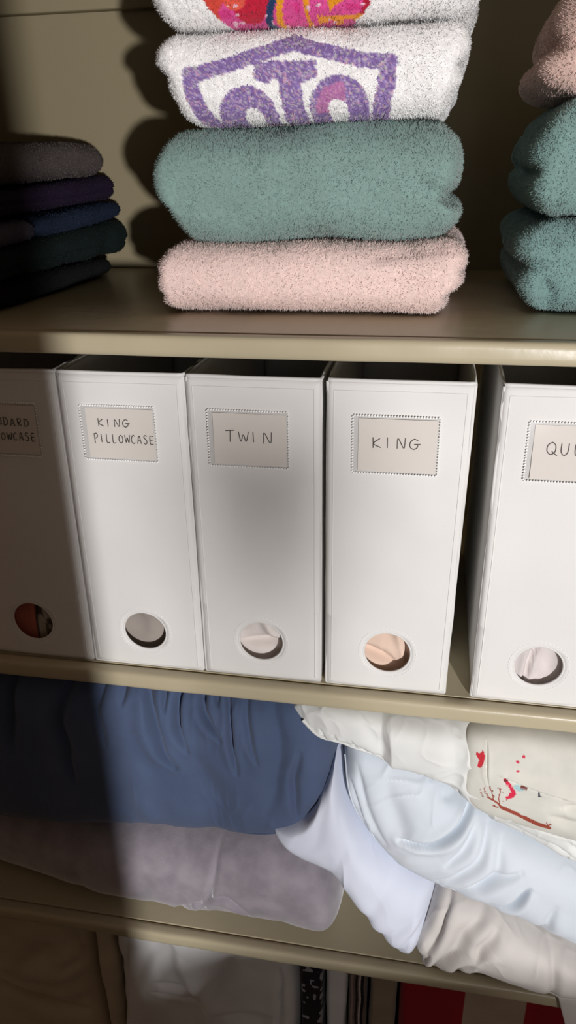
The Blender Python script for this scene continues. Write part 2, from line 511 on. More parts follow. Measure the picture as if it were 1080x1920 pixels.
# ------------------------------------------------------------------ white fabric bins
STROKES = {
 'K': [[(0, 1), (.03, 0)], [(.62, .92), (.05, .42), (.7, .05)]],
 'I': [[(.2, .95), (.22, .03)]],
 'N': [[(.02, 0), (.08, .92), (.62, .04), (.72, .98)]],
 'G': [[(.78, .82), (.42, .95), (.08, .62), (.1, .2), (.42, .02), (.72, .2), (.74, .48), (.42, .46), (1.0, .5)]],
 'P': [[(.05, .98), (.1, -.12)], [(-.05, .9), (.45, 1.0), (.62, .72), (.4, .48), (.08, .42)]],
 'L': [[(.05, 1), (.06, .06), (.58, .04)]],
 'O': [[(.4, .95), (.08, .7), (.06, .25), (.36, .02), (.66, .25), (.66, .72), (.4, .95)]],
 'W': [[(.0, .95), (.2, .05), (.42, .7), (.66, .04), (.88, .98)]],
 'C': [[(.66, .84), (.4, .96), (.08, .62), (.1, .2), (.4, .02), (.7, .14)]],
 'A': [[(0, 0), (.34, .98), (.66, 0)], [(.12, .36), (.6, .38)]],
 'S': [[(.62, .88), (.34, .98), (.1, .74), (.52, .44), (.54, .14), (.26, .0), (.02, .14)]],
 'E': [[(.62, .95), (.08, .93), (.1, .04), (.62, .03)], [(.1, .5), (.52, .52)]],
 'T': [[(-.06, .94), (.74, 1.0)], [(.36, .96), (.32, .0)]],
 'Q': [[(.42, .95), (.08, .7), (.06, .25), (.36, .02), (.68, .25), (.68, .72), (.42, .95)], [(.42, .26), (.86, -.06)]],
 'U': [[(.04, .96), (.06, .3), (.3, .02), (.56, .26), (.62, .98)]],
 'D': [[(.06, .98), (.08, .02)], [(-.04, .96), (.42, .92), (.68, .56), (.5, .14), (.02, .02)]],
 'R': [[(.06, .98), (.1, .0)], [(-.02, .94), (.46, .98), (.58, .72), (.38, .5), (.1, .46), (.66, .02)]],
}
def writing(text, x0, z0, adv, hgt, y, seed=0, slope=0.0):
    rr = random.Random(seed); parts = []
    for i, ch in enumerate(text):
        if ch == ' ': continue
        ox = x0 + i * adv; oz = z0 + rr.uniform(-.03, .03) * hgt + slope * i * adv
        sc = hgt * rr.uniform(.94, 1.06)
        for st in STROKES[ch]:
            pts = [(ox + px * adv * .92, y, oz + pz * sc) for px, pz in st]
            if len(pts) > 2: pts = resample(pts, 6 * len(pts))
            parts.append(tube(pts, .00048, 5))
    return merge(parts)

def panel_grid(x0, x1, z0, z1, hole=None, step=.005):
    """flat panel in x-z with an optional round hole (cx, cz, r)"""
    V = []; F = []
    def add(v, f):
        o = len(V); V.extend(v); F.extend([[i + o for i in q] for q in f])
    nx = max(4, int(round((x1 - x0) / step / 4)) * 4)
    def grid(za, zb):
        nz = max(1, int(round((zb - za) / step)))
        v = [(x0 + (x1 - x0) * i / nx, za + (zb - za) * j / nz) for j in range(nz + 1) for i in range(nx + 1)]
        f = [[j * (nx + 1) + i, j * (nx + 1) + i + 1, (j + 1) * (nx + 1) + i + 1, (j + 1) * (nx + 1) + i] for j in range(nz) for i in range(nx)]
        add(v, f)
    if hole is None:
        grid(z0, z1)
    else:
        cx, cz, r = hole
        zt = cz + .045
        grid(zt, z1)
        # boundary of rect z0..zt, walked counter-clockwise from the upper right corner
        nz = 20
        bd = [(x1 - (x1 - x0) * i / nx, zt) for i in range(nx)] + [(x0, zt - (zt - z0) * i / nz) for i in range(nz)] + \
             [(x0 + (x1 - x0) * i / nx, z0) for i in range(nx)] + [(x1, z0 + (zt - z0) * i / nz) for i in range(nz)]
        n = len(bd); rings = 7
        v = []
        for k in range(rings + 1):
            t = (k / rings) ** 1.2
            for (bx_, bz_) in bd:
                a = math.atan2(bz_ - cz, bx_ - cx)
                hx, hz = cx + r * math.cos(a), cz + r * math.sin(a)
                v.append((hx + (bx_ - hx) * t, hz + (bz_ - hz) * t))
        f = [[k * n + i, (k + 1) * n + i, (k + 1) * n + (i + 1) % n, k * n + (i + 1) % n] for k in range(rings) for i in range(n)]
        f = [q[::-1] for q in f]
        add(v, f)
    return np.array(V), F

def solid(o, t, off=0.0, merge_d=.0002):
    import bmesh
    bm = bmesh.new(); bm.from_mesh(o.data)
    bmesh.ops.remove_doubles(bm, verts=bm.verts, dist=merge_d)
    bmesh.ops.recalc_face_normals(bm, faces=bm.faces)
    bm.to_mesh(o.data); bm.free()
    for p in o.data.polygons: p.use_smooth = True
    m = o.modifiers.new('thickness', 'SOLIDIFY'); m.thickness = t; m.offset = off
    return o

BIN_Y = .0185; BIN_W = .139; BIN_H = .356; BIN_D = .36; BZ = SH['2'] + .0005
def make_bin(xl, xr, label, text, seed=0, y=BIN_Y, holder=(.022, .105), hole_dx=0.0, xl_top=None, xr_top=None, bow=.0015, rl=0):
    """xl/xr lower corners, xl_top/xr_top upper corners of the front"""
    xl_top = xl if xl_top is None else xl_top; xr_top = xr if xr_top is None else xr_top
    cx = (xl + xr) / 2; W = xr - xl
    base = np.array([cx, y + BIN_D / 2, BZ])
    root = empty('fabric_bin', base); tag(root, label, 'bin', None)
    zt = BZ + BIN_H
    def shear(x, z):
        t = (z - BZ) / BIN_H
        return x + (xl_top - xl) * t * (xr - x) / W + (xr_top - xr) * t * (x - xl) / W
    def wob(V, k, amp=bow):
        return amp * (vnoise(V * np.array([9, 3, 7]) + seed * 5 + k) + .5 * vnoise(V * np.array([20, 3, 22]) + seed * 3 + k))
    # front with round finger hole
    hx = cx + hole_dx; hz = BZ + .0505
    P2, F = panel_grid(xl + .001, xr - .001, BZ + .0015, zt - .001, (hx, hz, .0262))
    V = np.stack([P2[:, 0], np.full(len(P2), y), P2[:, 1]], 1)
    ux = (V[:, 0] - xl) / W; uz = (V[:, 2] - BZ) / BIN_H
    bulge = -.0022 * np.sin(np.pi * np.clip(ux, 0, 1)) * np.sin(np.pi * np.clip(uz, 0, 1))
    edge = np.clip(np.minimum.reduce([ux * W, (1 - ux) * W, uz * BIN_H, (1 - uz) * BIN_H]) / .006, 0, 1)
    V[:, 1] += bulge + wob(V, 0) * edge + .0016 * (1 - edge) ** 2
    V[:, 0] = shear(V[:, 0], V[:, 2])
    f = mesh_obj('front_panel', V - base, F, M['canvas'], root); solid(f, .0026)
    def side(name, x, xt, k):
        P2, F = panel_grid(y + .003, y + BIN_D - .003, BZ + .0015, zt - .001, None, .009)
        V = np.stack([np.full(len(P2), x), P2[:, 0], P2[:, 1]], 1)
        t = (V[:, 2] - BZ) / BIN_H
        e = np.sin(np.pi * np.clip(t, 0, 1)) ; e2 = np.sin(np.pi * np.clip((V[:, 1] - y) / BIN_D, 0, 1))
        V[:, 0] += (xt - x) * t + wob(V, k) * e * e2 * .9 + (.0015 if k == 1 else -.0015)
        o = mesh_obj(name, V - base, F, M['canvas'], root); solid(o, .0024)
    side('side_panel', xl + .0012, xl_top + .0012, 1); side('side_panel', xr - .0012, xr_top - .0012, 2)
    P2, F = panel_grid(xl + .003, xr - .003, BZ + .0015, zt - .001, None, .012)
    o = mesh_obj('back_panel', np.stack([shear(P2[:, 0], P2[:, 1]), np.full(len(P2), y + BIN_D - .002), P2[:, 1]], 1) - base, F, M['canvas'], root); solid(o, .0024)
    P2, F = panel_grid(xl + .003, xr - .003, y + .003, y + BIN_D - .003, None, .02)
    o = mesh_obj('bottom_panel', np.stack([P2[:, 0], P2[:, 1], np.full(len(P2), BZ + .0035)], 1) - base, F, M['canvas'], root); solid(o, .0024)
    # bound edges: rim round the opening and piping down the two front corners
    def X(x, z): return float(shear(np.array([x]), np.array([z]))[0])
    e = .0018
    rim = [(X(xl + e, zt), y + .001, zt), (X(cx, zt), y - .0003, zt - .0008 + .0008), (X(xr - e, zt), y + .001, zt), (X(xr - e, zt), y + BIN_D - .002, zt), (X(xl + e, zt), y + BIN_D - .002, zt)]
    pts = []
    for a, b in zip(rim, rim[1:] + rim[:1]):
        for t in np.linspace(0, 1, 12, endpoint=False): pts.append(np.array(a) * (1 - t) + np.array(b) * t)
    pts = np.array(pts); pts[:, 2] += .0006 * vnoise(pts * 18 + seed)
    V, F = tube(pts, .0022, 7, closed=True); mesh_obj('top_binding', V - base, F, M['canvas'], root)
    for k, x in ((3, xl + e), (4, xr - e)):
        zz = np.linspace(BZ + .003, zt - .001, 60)
        pts = np.stack([[X(x, z) for z in zz], np.full(60, y + .0016), zz], 1)
        pts[:, 0] += .0006 * vnoise(pts * 30 + seed + k)
        V, F = tube(pts, .0021, 7); mesh_obj('corner_piping', V - base, F, M['canvas'], root)
    zz = np.linspace(0, 1, 40)
    pts = np.stack([xl + e + (W - 2 * e) * zz, np.full(40, y + .0016), np.full(40, BZ + .0024)], 1)
    V, F = tube(pts, .0021, 7); mesh_obj('bottom_piping', V - base, F, M['canvas'], root)
    def surf_y(x, z):
        ux = min(max((x - xl) / W, 0), 1); uz = (z - BZ) / BIN_H
        v = np.array([[x, y, z]])
        return y - .0022 * math.sin(math.pi * ux) * math.sin(math.pi * uz) + float(wob(v, 0)[0])
    # top-stitching: a raised seam just inside the edges and round the hole
    parts = []
    ins = .0075
    loop = [(xl + ins, BZ + .008), (xl + ins, zt - .0095), (xr - ins, zt - .0095), (xr - ins, BZ + .008)]
    for a, b in zip(loop[:-1], loop[1:]):
        n = 70; tt = np.linspace(0, 1, n)
        pts = [(X(a[0] + (b[0] - a[0]) * t, a[1] + (b[1] - a[1]) * t), surf_y(a[0] + (b[0] - a[0]) * t, a[1] + (b[1] - a[1]) * t) - .0014, a[1] + (b[1] - a[1]) * t) for t in tt]
        parts.append(tube(pts, .00045, 5))
    V, F = merge(parts); mesh_obj('seam', V - base, F, M['canvas'], f)
    parts = []
    for k in range(44):
        a = k / 44 * 2 * math.pi; b = a + .085
        p = [(X(hx + .0315 * math.cos(q), hz + .0315 * math.sin(q)), surf_y(hx + .0315 * math.cos(q), hz + .0315 * math.sin(q)) - .0014, hz + .0315 * math.sin(q)) for q in (a, (a + b) / 2, b)]
        parts.append(tube(p, .00035, 5))
    V, F = merge(parts); mesh_obj('hole_stitching', V - base, F, M['stitch'], f)
    # rounded raw edge of the hole
    pts = [(X(hx + .0262 * math.cos(q), hz + .0262 * math.sin(q)), surf_y(hx + .0262 * math.cos(q), hz + .0262 * math.sin(q)), hz + .0262 * math.sin(q)) for q in np.linspace(0, 2 * math.pi, 64, endpoint=False)]
    V, F = tube(pts, .0016, 7, closed=True); mesh_obj('hole_rim', V - base, F, M['canvas'], f)
    # clear label pocket with heat-sealed dotted border, paper card, handwriting
    hx0, hx1 = xl_top + holder[0], xl_top + holder[1]; hz0, hz1 = BZ + .2635, BZ + .323
    tl = (rl)
    def hp(u, v):   # holder-local (metres from lower left) with a slight turn
        return (hx0 + u + tl * v, hz0 + v - tl * u)
    ymin = min(surf_y(hx0, hz0), surf_y(hx1, hz0), surf_y(hx0, hz1), surf_y(hx1, hz1), surf_y((hx0 + hx1) / 2, (hz0 + hz1) / 2)) - .0016
    w_, h_ = hx1 - hx0, hz1 - hz0
    def plate(name, u0, u1, v0, v1, yy, t, mat, par=None):
        c = [hp(u0, v0), hp(u1, v0), hp(u1, v1), hp(u0, v1)]
        V = [(x, yy, z) for x, z in c] + [(x, yy + t, z) for x, z in c]
        F = [[0, 1, 2, 3], [7, 6, 5, 4], [0, 4, 5, 1], [1, 5, 6, 2], [2, 6, 7, 3], [3, 7, 4, 0]]
        return mesh_obj(name, np.array(V) - base, np.array(F), mat, par or root, smooth=False)
    hold = plate('label_pocket', 0, w_, 0, h_, ymin - .0013, .00015, M['sleeve'])
    parts = []
    def dotline(a, b, n, r=.00105):
        for k in range(n):
            t = (k + .5) / n
            x, z = hp(a[0] + (b[0] - a[0]) * t, a[1] + (b[1] - a[1]) * t)
            V, F = cube_grid(3, 3, 3); V = rounded(V, (r, r * .7, r), (r, r * .7, r)); parts.append((V + np.array([x, ymin - .0013, z]), F))
    dotline((0, h_), (w_, h_), 30); dotline((0, 0), (w_, 0), 30); dotline((0, 0), (0, h_), 20); dotline((w_, 0), (w_, h_), 20, .0007)
    V, F = merge(parts); mesh_obj('sealed_dots', V - base, F, M['weld'], hold)
    cm = .005
    card = plate('label_card', cm * 1.1, w_ - .0025, .0022, h_ - .003, ymin - .0006, .0004, M['card'], hold)
    parts = []
    for (tx, u, v, adv, hh) in text:
        x, z = hp(u, v)
        parts.append(writing(tx, x, z, adv, hh, ymin - .0008, seed * 7 + len(tx), -tl))
    V, F = merge(parts); mesh_obj('handwriting', V - base, F, M['ink'], hold)
    return root

make_bin(-.5185, -.3812, 'white fabric bin with card reading STANDARD PILLOWCASE, left of the row in shadow',
         [('STANDARD', .012, .0335, .0079, .0088), ('PILLOWCASE', .010, .0175, .0070, .0088)], seed=1, holder=(.030, .113), hole_dx=-.0028)
make_bin(-.3800, -.2425, 'white fabric bin with card reading KING PILLOWCASE', 
         [('KING', .0190, .0370, .0088, .0088), ('PILLOWCASE', .0125, .0195, .0068, .0092)], seed=2, holder=(.0235, .1045), hole_dx=0)
make_bin(-.2415, -.1030, 'white fabric bin with card reading TWIN',
         [('TWIN', .0190, .0265, .0128, .0118)], seed=3, holder=(.0220, .1050), hole_dx=0)
make_bin(-.0990, .0375, 'white fabric bin with card reading KING alone, gap to its right',
         [('KING', .0200, .0270, .0118, .0112)], seed=4, holder=(.0270, .1110), hole_dx=.001, xr_top=.0435, bow=.002)
make_bin(.0640, .2020, 'white fabric bin with card reading QUEEN, rightmost of the row',
         [('QUEEN', .0180, .0275, .0128, .0128)], seed=5, holder=(.0275, .1120), hole_dx=-.001, xl_top=.0665, xr_top=.206, bow=.002)

# linen inside the bins (seen through the round holes and below the open tops)
def folded_linen(x0, x1, y0, y1, z1, colr, label, seed, items=(), col2=None, split=None, mat=None, zf=None):
    z0 = BZ + .0062
    V, F = cube_grid(46, 30, 90)
    a, d, h = (x1 - x0) / 2, (y1 - y0) / 2, (z1 - z0) / 2
    V = rounded(V, (a, d, h), (a * .5, .022, .008))
    V = V + np.array([(x0 + x1) / 2, (y0 + y1) / 2, (z0 + z1) / 2])
    T = to_tris(F); N = vnormals(V, T)
    V = V + N * (np.minimum(fbm(V * 30 + seed * 9, 2), .3) * .003 - .001)[:, None]
    V, D = folds(V, T, N, items)
    V[:, 2] = np.maximum(V[:, 2], z0)
    c = np.tile(np.array(lin(colr)), (len(V), 1))
    if split is not None:
        m = V[:, 0] > split
        pat = vnoise(V * np.array([160, 160, 90]) + 3) > .12
        c[m] = lin(col2); c[m & pat] = lin((96, 84, 74))
        line = np.abs(V[:, 0] - split) < .0012
        c[line] = lin((50, 40, 35))
    soft('folded_sheets', V, T, M['attr_cloth'], label, 'sheets', col=c)
folded_linen(-.5125, -.388, .030, .33, -.125, (205, 120, 100), 'salmon and patterned folded pillowcases inside the STANDARD PILLOWCASE bin', 1,
             [([(-.452, -.30), (-.451, -.40)], .003, .004), ([(-.438, -.30), (-.436, -.40)], .003, .004)], (196, 184, 168), -.4545)
folded_linen(-.3740, -.2485, .034, .33, -.13, (160, 150, 142), 'grey folded pillowcases inside the KING PILLOWCASE bin', 2,
             [([(-.322, -.322), (-.30, -.332)], .004, .006), ([(-.314, -.315), (-.311, -.34)], .003, .004), ([(-.305, -.315), (-.300, -.338)], .003, .004), ([(-.325, -.318), (-.320, -.335)], .002, .004)])
folded_linen(-.2355, -.1090, .030, .33, -.12, (226, 216, 210), 'off-white folded sheets inside the TWIN bin', 3,
             [([(-.205, -.345), (-.175, -.335), (-.16, -.362)], .006, .009, 't'), ([(-.2, -.362), (-.14, -.356)], .005, .008), ([(-.165, -.32), (-.150, -.35)], .004, .006)])
folded_linen(-.0935, .0310, .032, .33, -.12, (222, 196, 178), 'peach folded sheets inside the bin reading KING alone', 4,
             [([(-.055, -.345), (-.035, -.325), (-.018, -.335), (-.008, -.372)], .006, .009, 't'), ([(-.012, -.31), (-.004, -.37)], .0035, .007), ([(-.06, -.352), (-.02, -.372)], .006, .01)])
folded_linen(.0735, .1930, .030, .33, -.115, (214, 205, 202), 'pale grey folded sheets inside the QUEEN bin', 5,
             [([(.134, -.315), (.124, -.345), (.121, -.375), (.112, -.39)], .0022, .011), ([(.158, -.32), (.152, -.36), (.140, -.372)], .008, .010, 't')])
# ------------------------------------------------------------------ towels
def paisley(P, mask, C_, pal, sc=120):
    """swirly two-scale pattern in a family of colours"""
    n1 = vnoise(P * sc); n2 = vnoise(P * sc * 1.7 + 40)
    band = np.sin(n1 * 9 + n2 * 3)
    k = np.clip(((band + 1) / 2 * len(pal)).astype(int), 0, len(pal) - 1)
    C_[mask] = np.array([lin(c) for c in pal])[k[mask]]
    return C_

PURP = [(136, 108, 166), (168, 146, 196), (146, 122, 182), (200, 180, 212), (206, 160, 186), (158, 134, 188), (188, 182, 186), (138, 110, 168)]
def shield_print(P, C_):
    x, z = P[:, 0] + vnoise(P * 260) * .0008, P[:, 2] + vnoise(P * 260 + 9) * .0008
    Q = np.stack([x, z], 1)
    front = P[:, 1] < FR_W1 + .05
    C0 = C_.copy()
    m = np.zeros(len(P), bool)
    # shield outline (a house-topped crest), letter T, two round letters
    m |= (polydist(Q, [(-.2375, .2235), (-.205, .2300), (-.150, .2440), (-.1392, .2465), (-.120, .2415), (-.085, .2325), (-.053, .2275)]) < .0062)
    m |= (polydist(Q, [(-.2370, .2235), (-.2355, .208), (-.2280, .190), (-.2150, .172)]) < .0078)
    m |= (polydist(Q, [(-.0530, .2275), (-.0545, .212), (-.0600, .190), (-.066, .172)]) < .0080)
    m |= (np.abs(z - .2253) < .0072) & (x > -.1755) & (x < -.1190)
    m |= (polydist(Q, [(-.1430, .222), (-.1415, .205), (-.1370, .170)]) < .0105)
    m |= (polydist(Q, [(-.1715, .2225), (-.1640, .2200)]) < .0052) | (polydist(Q, [(-.1300, .2200), (-.1230, .2225)]) < .0052)
    d = np.hypot((x + .1845), (z - .186) * 1.02)
    m |= (d < .0285) & (np.hypot(x + .1790, z - .1870) > .0090) & ~((z < .1800) & (x > -.182))
    d2 = np.hypot((x + .0980) * .98, (z - .1930))
    m |= (d2 < .0270) & (np.hypot(x + .099, z - .1915) > .0095)
    m &= front
    C_ = paisley(P, m, C_, PURP)
    # faint pink in the centre of the right letter's arch
    k = m & (d2 < .021) & (z > .190) & (x < -.092)
    C_[k] = C_[k] * .4 + np.array(lin((206, 120, 170))) * .6
    return C_

def applique(P, C_):
    x, z = P[:, 0], P[:, 2]
    cx, cz = -.1435, .3005
    d = ((x - cx) / .079) ** 2 + ((z - cz) / .0425) ** 2
    d = np.where(z < cz, np.maximum(((np.abs(x - cx)) / .079) ** 3 + (np.abs(z - cz) / .0435) ** 3, 0), d)
    w = vnoise(P * 90) * .05
    m = (d + w < 1) & (P[:, 1] < FR_W2 + .06)
    u = (x - cx) / .079; v = (z - cz) / .043
    n = vnoise(P * 60 + 4); n2 = vnoise(P * 110 + 21)
    C_[m] = lin((232, 84, 158))
    def put(mask, c): C_[m & mask] = lin(c)
    put(n2 > .35, (226, 62, 140))
    put((np.hypot(u + .44 + n * .03, (v + .55) * .75) < .22), (206, 30, 62))
    put((np.hypot(u + .62, (v + .45) * .8) < .13), (240, 96, 76))
    put((u < -.80 + n * .12), (224, 78, 62))
    put(np.abs(u + .195 + n * .03 + .04 * np.sin(v * 6)) < .042, (34, 62, 104))
    put(np.abs(u + .115 + n * .05) < .038, (242, 166, 36))
    put(np.abs(u - .17 + n * .04 + .06 * v) < .032, (244, 160, 34))
    put(np.abs(v + .30 - (u - .7) * 1.0 + n * .2) < .12 * (u > .45), (246, 164, 30))
    put((u > .84 + n * .08), (196, 24, 60))
    put((np.abs(v + .82 + n2 * .06) < .05) & (u > .3), (244, 158, 40))
    dots = vnoise(P * 230 + 60)
    put((dots > .62) & (u > -.7), (250, 210, 224))
    put((n > .55) & (u > .0) & (v > -.4), (222, 40, 48))
    return C_

WHITE = (253, 250, 248)
FR_W1 = .083; FR_W2 = .080
# pink towel at the foot of the central stack
towel('bath_towel',
      bot=[(-.30, .0032), (.03, .0032)],
      top=[(-.30, .060), (-.286, .068), (-.262, .0745), (-.2, .0715), (-.12, .0750), (-.05, .0745), (.0, .0768), (.03, .077)],
      left=[(0, -.283), (.012, -.295), (.035, -.2985), (.055, -.296), (.075, -.285)],
      right=[(0, .012), (.017, .0150), (.026, .0185), (.036, .0290), (.05, .0300), (.064, .0290), (.077, .024)],
      y0=.094, y1=.41, color=(243, 215, 207), label='pale pink bath towel folded at the foot of the central stack',
      layers=[(-.42, .05), (.25, .03)], seed=1, ntuft=42000, lump=.0022, front_r=.036,
      crease=[([(-.06, .062), (-.03, .066), (.0, .070)], .006, .003)])
# green towel, twice as thick, fold notch on the right
towel('bath_towel',
      bot=[(-.30, .086), (-.27, .0810), (-.262, .0775), (-.2, .0745), (-.12, .0780), (-.05, .0775), (.0, .0798), (.03, .080)],
      top=[(-.30, .165), (-.277, .174), (-.25, .1780), (-.2, .1800), (-.15, .1795), (-.10, .1830), (-.03, .1835), (.01, .1800), (.03, .179)],
      left=[(.08, -.268), (.10, -.2775), (.115, -.287), (.135, -.2935), (.15, -.2925), (.165, -.286), (.18, -.272)],
      right=[(.08, .012), (.092, .021), (.104, .0225), (.112, .014), (.118, .0095), (.126, .0155), (.145, .0180), (.165, .0170), (.178, .010)],
      y0=.086, y1=.42, color=(136, 163, 156), label='sage green bath towel folded thick, on the pink towel of the central stack',
      layers=[(-.28, .05)], seed=2, ntuft=56000, lump=.0035, front_r=.05,
      crease=[([(-.02, .128), (-.002, .117), (.013, .114)], .006, .0035), ([(-.255, .1195), (-.2, .111)], .012, .0012)])
towel('bath_towel',
      bot=[(-.27, .1835), (-.15, .1825), (-.10, .1860), (-.03, .1865), (.02, .183)],
      top=[(-.28, .262), (-.2, .2600), (-.1, .2600), (.03, .2620)],
      left=[(.185, -.256), (.20, -.2620), (.212, -.2630), (.224, -.268), (.236, -.2765), (.247, -.2780), (.26, -.270)],
      right=[(.185, .004), (.2, .0065), (.215, .0085), (.23, .0130), (.245, .0200), (.26, .0220)],
      y0=FR_W1, y1=.41, color=WHITE, label='white bath towel with a purple paisley crest and letters in the central stack',
      layers=[(.05, .05), (-.5, .03)], seed=3, ntuft=52000, colorfn=shield_print, lump=.002, front_r=.03, res=.0015, tl=.0021, tw=.00065)
towel('bath_towel',
      bot=[(-.28, .2650), (-.2, .2632), (-.1, .2632), (.03, .2650)],
      top=[(-.27, .350), (-.2, .353), (-.05, .353), (.02, .350)],
      left=[(.262, -.2640), (.270, -.2710), (.285, -.2760), (.31, -.2765), (.35, -.270)],
      right=[(.262, .0150), (.27, .0200), (.285, .0235), (.31, .0250), (.35, .018)],
      y0=FR_W2, y1=.40, color=WHITE, label='white bath towel with bright pink and orange applique patch, top of the central stack',
      layers=[(-.1, .05)], seed=4, ntuft=46000, colorfn=applique, lump=.002, front_r=.032, res=.0016, tl=.0021, tw=.00065)

# right stack
RG = 'sage towels of the right stack'
towel('bath_towel', bot=[(.06, .0032), (.42, .0032)], top=[(.06, .088), (.10, .0945), (.2, .096), (.42, .094)],
      left=[(0, .0930), (.012, .0830), (.03, .0780), (.045, .0800), (.052, .0830), (.06, .0760), (.075, .0735), (.088, .082), (.096, .10)],
      right=[(0, .40), (.05, .41), (.095, .40)], y0=.128, y1=.43, color=(126, 156, 152),
      label='sage green towel with two fold layers, bottom of the right stack',
      layers=[(.02, .03)], seed=6, ntuft=64000, lump=.003, front_r=.03, side_r=.02, tl=.0025, tw=.0008,
      crease=[([(.108, .030), (.114, .020), (.112, .012)], .008, .008), ([(.085, .052), (.10, .050)], .006, .004)])
towel('bath_towel', bot=[(.06, .099), (.10, .0975), (.2, .099), (.42, .097)], top=[(.06, .185), (.10, .198), (.2, .203), (.42, .20)],
      left=[(.097, .0930), (.105, .0830), (.118, .0790), (.14, .0815), (.16, .0870), (.18, .0900), (.2, .100)],
      right=[(.1, .40), (.15, .41), (.2, .40)], y0=.124, y1=.43, color=(130, 160, 154),
      label='sage green towel in the middle of the right stack, under the pink one',
      layers=[(-.15, .05), (.5, .02)], seed=7, ntuft=62000, lump=.003, front_r=.03, side_r=.02, tl=.0025, tw=.0008)
towel('bath_towel', bot=[(.06, .19), (.10, .2010), (.2, .2062), (.42, .203)], top=[(.08, .30), (.2, .31), (.42, .305)],
      left=[(.19, .0900), (.205, .0790), (.225, .0800), (.235, .0860), (.245, .0960), (.26, .0935), (.28, .0950), (.30, .11)],
      right=[(.2, .39), (.25, .40), (.3, .39)], y0=.120, y1=.42, color=(232, 198, 186),
      label='pale pink towel on top of the right stack, cut by the frame',
      layers=[(-.1, .03)], seed=8, ntuft=36000, lump=.003, front_r=.04, side_r=.04, tl=.0025, tw=.0008,
      crease=[([(.09, .245), (.12, .243), (.15, .25)], .006, .005)])

# left stack of dark towels, seen at its folded side
def dark(z0l, z0r, z1l, z1r, x1, y0, y1, color, label, seed, layers=(), name='hand_towel', yb=None, xl=-.80, nt=16000, lump=.003):
    """side face of the stack runs away from us in y; z is a function of y (l = near, r = far)"""
    h = (z1l - z0l + z1r - z0r) / 4; a = (x1 - xl) / 2; d = (y1 - y0) / 2
    V, F = cube_grid(70, 110, 26)
    V = rounded(V, (a, d, h), (h * 1.1, .03, h * .98))
    X, Y, Z = V[:, 0] / a, V[:, 1] / d, V[:, 2] / h
    g = np.zeros(len(V))
    for zk, dep in layers: g += dep * np.exp(-((Z - zk) / .16) ** 2)
    X = X - g * np.clip((X - .7) / .3, 0, 1)
    t = (Y + 1) / 2
    zb = z0l + (z0r - z0l) * t; ztp = z1l + (z1r - z1l) * t
    P = np.stack([(xl + x1) / 2 + X * a, (y0 + y1) / 2 + Y * d, zb + (ztp - zb) * (Z + 1) / 2], 1)
    N = vnormals(P, F)
    P = P + N * (fbm(P * np.array([12, 12, 22]) + seed * 5, 2) * lump * np.clip(h / .02, .3, 1))[:, None]
    P[:, 2] = np.maximum(P[:, 2], .0025)
    C_ = np.tile(np.array(lin(color)), (len(P), 1))
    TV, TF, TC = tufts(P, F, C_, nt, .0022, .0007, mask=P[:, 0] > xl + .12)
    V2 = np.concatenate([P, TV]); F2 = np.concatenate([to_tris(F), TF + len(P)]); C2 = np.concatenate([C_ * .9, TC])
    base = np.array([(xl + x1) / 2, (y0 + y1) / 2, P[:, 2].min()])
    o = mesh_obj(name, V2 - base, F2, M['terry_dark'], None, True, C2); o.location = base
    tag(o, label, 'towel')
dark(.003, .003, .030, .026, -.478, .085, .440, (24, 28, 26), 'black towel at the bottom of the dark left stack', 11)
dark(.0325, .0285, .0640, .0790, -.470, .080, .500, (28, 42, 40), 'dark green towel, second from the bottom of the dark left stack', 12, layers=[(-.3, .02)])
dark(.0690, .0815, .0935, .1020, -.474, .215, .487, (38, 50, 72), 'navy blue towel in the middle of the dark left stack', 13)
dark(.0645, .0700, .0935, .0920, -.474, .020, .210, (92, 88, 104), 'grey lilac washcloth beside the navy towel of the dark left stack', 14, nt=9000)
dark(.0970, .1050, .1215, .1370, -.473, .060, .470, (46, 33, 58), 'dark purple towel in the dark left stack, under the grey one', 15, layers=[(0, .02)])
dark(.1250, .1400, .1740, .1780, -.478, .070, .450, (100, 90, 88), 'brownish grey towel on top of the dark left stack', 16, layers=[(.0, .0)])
# ------------------------------------------------------------------ pillows and bedding on the third shelf
Z3 = SH['3']
M['navy'] = cloth_mat('slate_blue_cotton', (79, 93, 122), (73, 87, 115), scale=14, sheen=.15, bump=.25, bscale=1400, rough=.85)
M['velvet'] = cloth_mat('grey_velvet', (158, 150, 158), (140, 133, 141), scale=38, sheen=.8, bump=.3, bscale=500, rough=.75)
M['wcool'] = cloth_mat('cool_white_cotton', (218, 223, 236), (212, 217, 231), scale=9, sheen=.1, bump=.1, bscale=1500, rough=.8)
M['wpale'] = cloth_mat('pale_blue_white_cotton', (216, 222, 229), (209, 217, 225), scale=9, sheen=.1, bump=.1, bscale=1500, rough=.8)
M['wneutral'] = cloth_mat('white_cotton', (226, 227, 223), (220, 221, 218), scale=12, sheen=.1, bump=.15, bscale=1300, rough=.8)
M['wwarm'] = cloth_mat('warm_white_cotton', (208, 203, 198), (201, 195, 190), scale=9, sheen=.1, bump=.1, bscale=1500, rough=.8)

def flat_bottom(V, z):
    V[:, 2] = np.where(V[:, 2] < z, z, V[:, 2]); return V

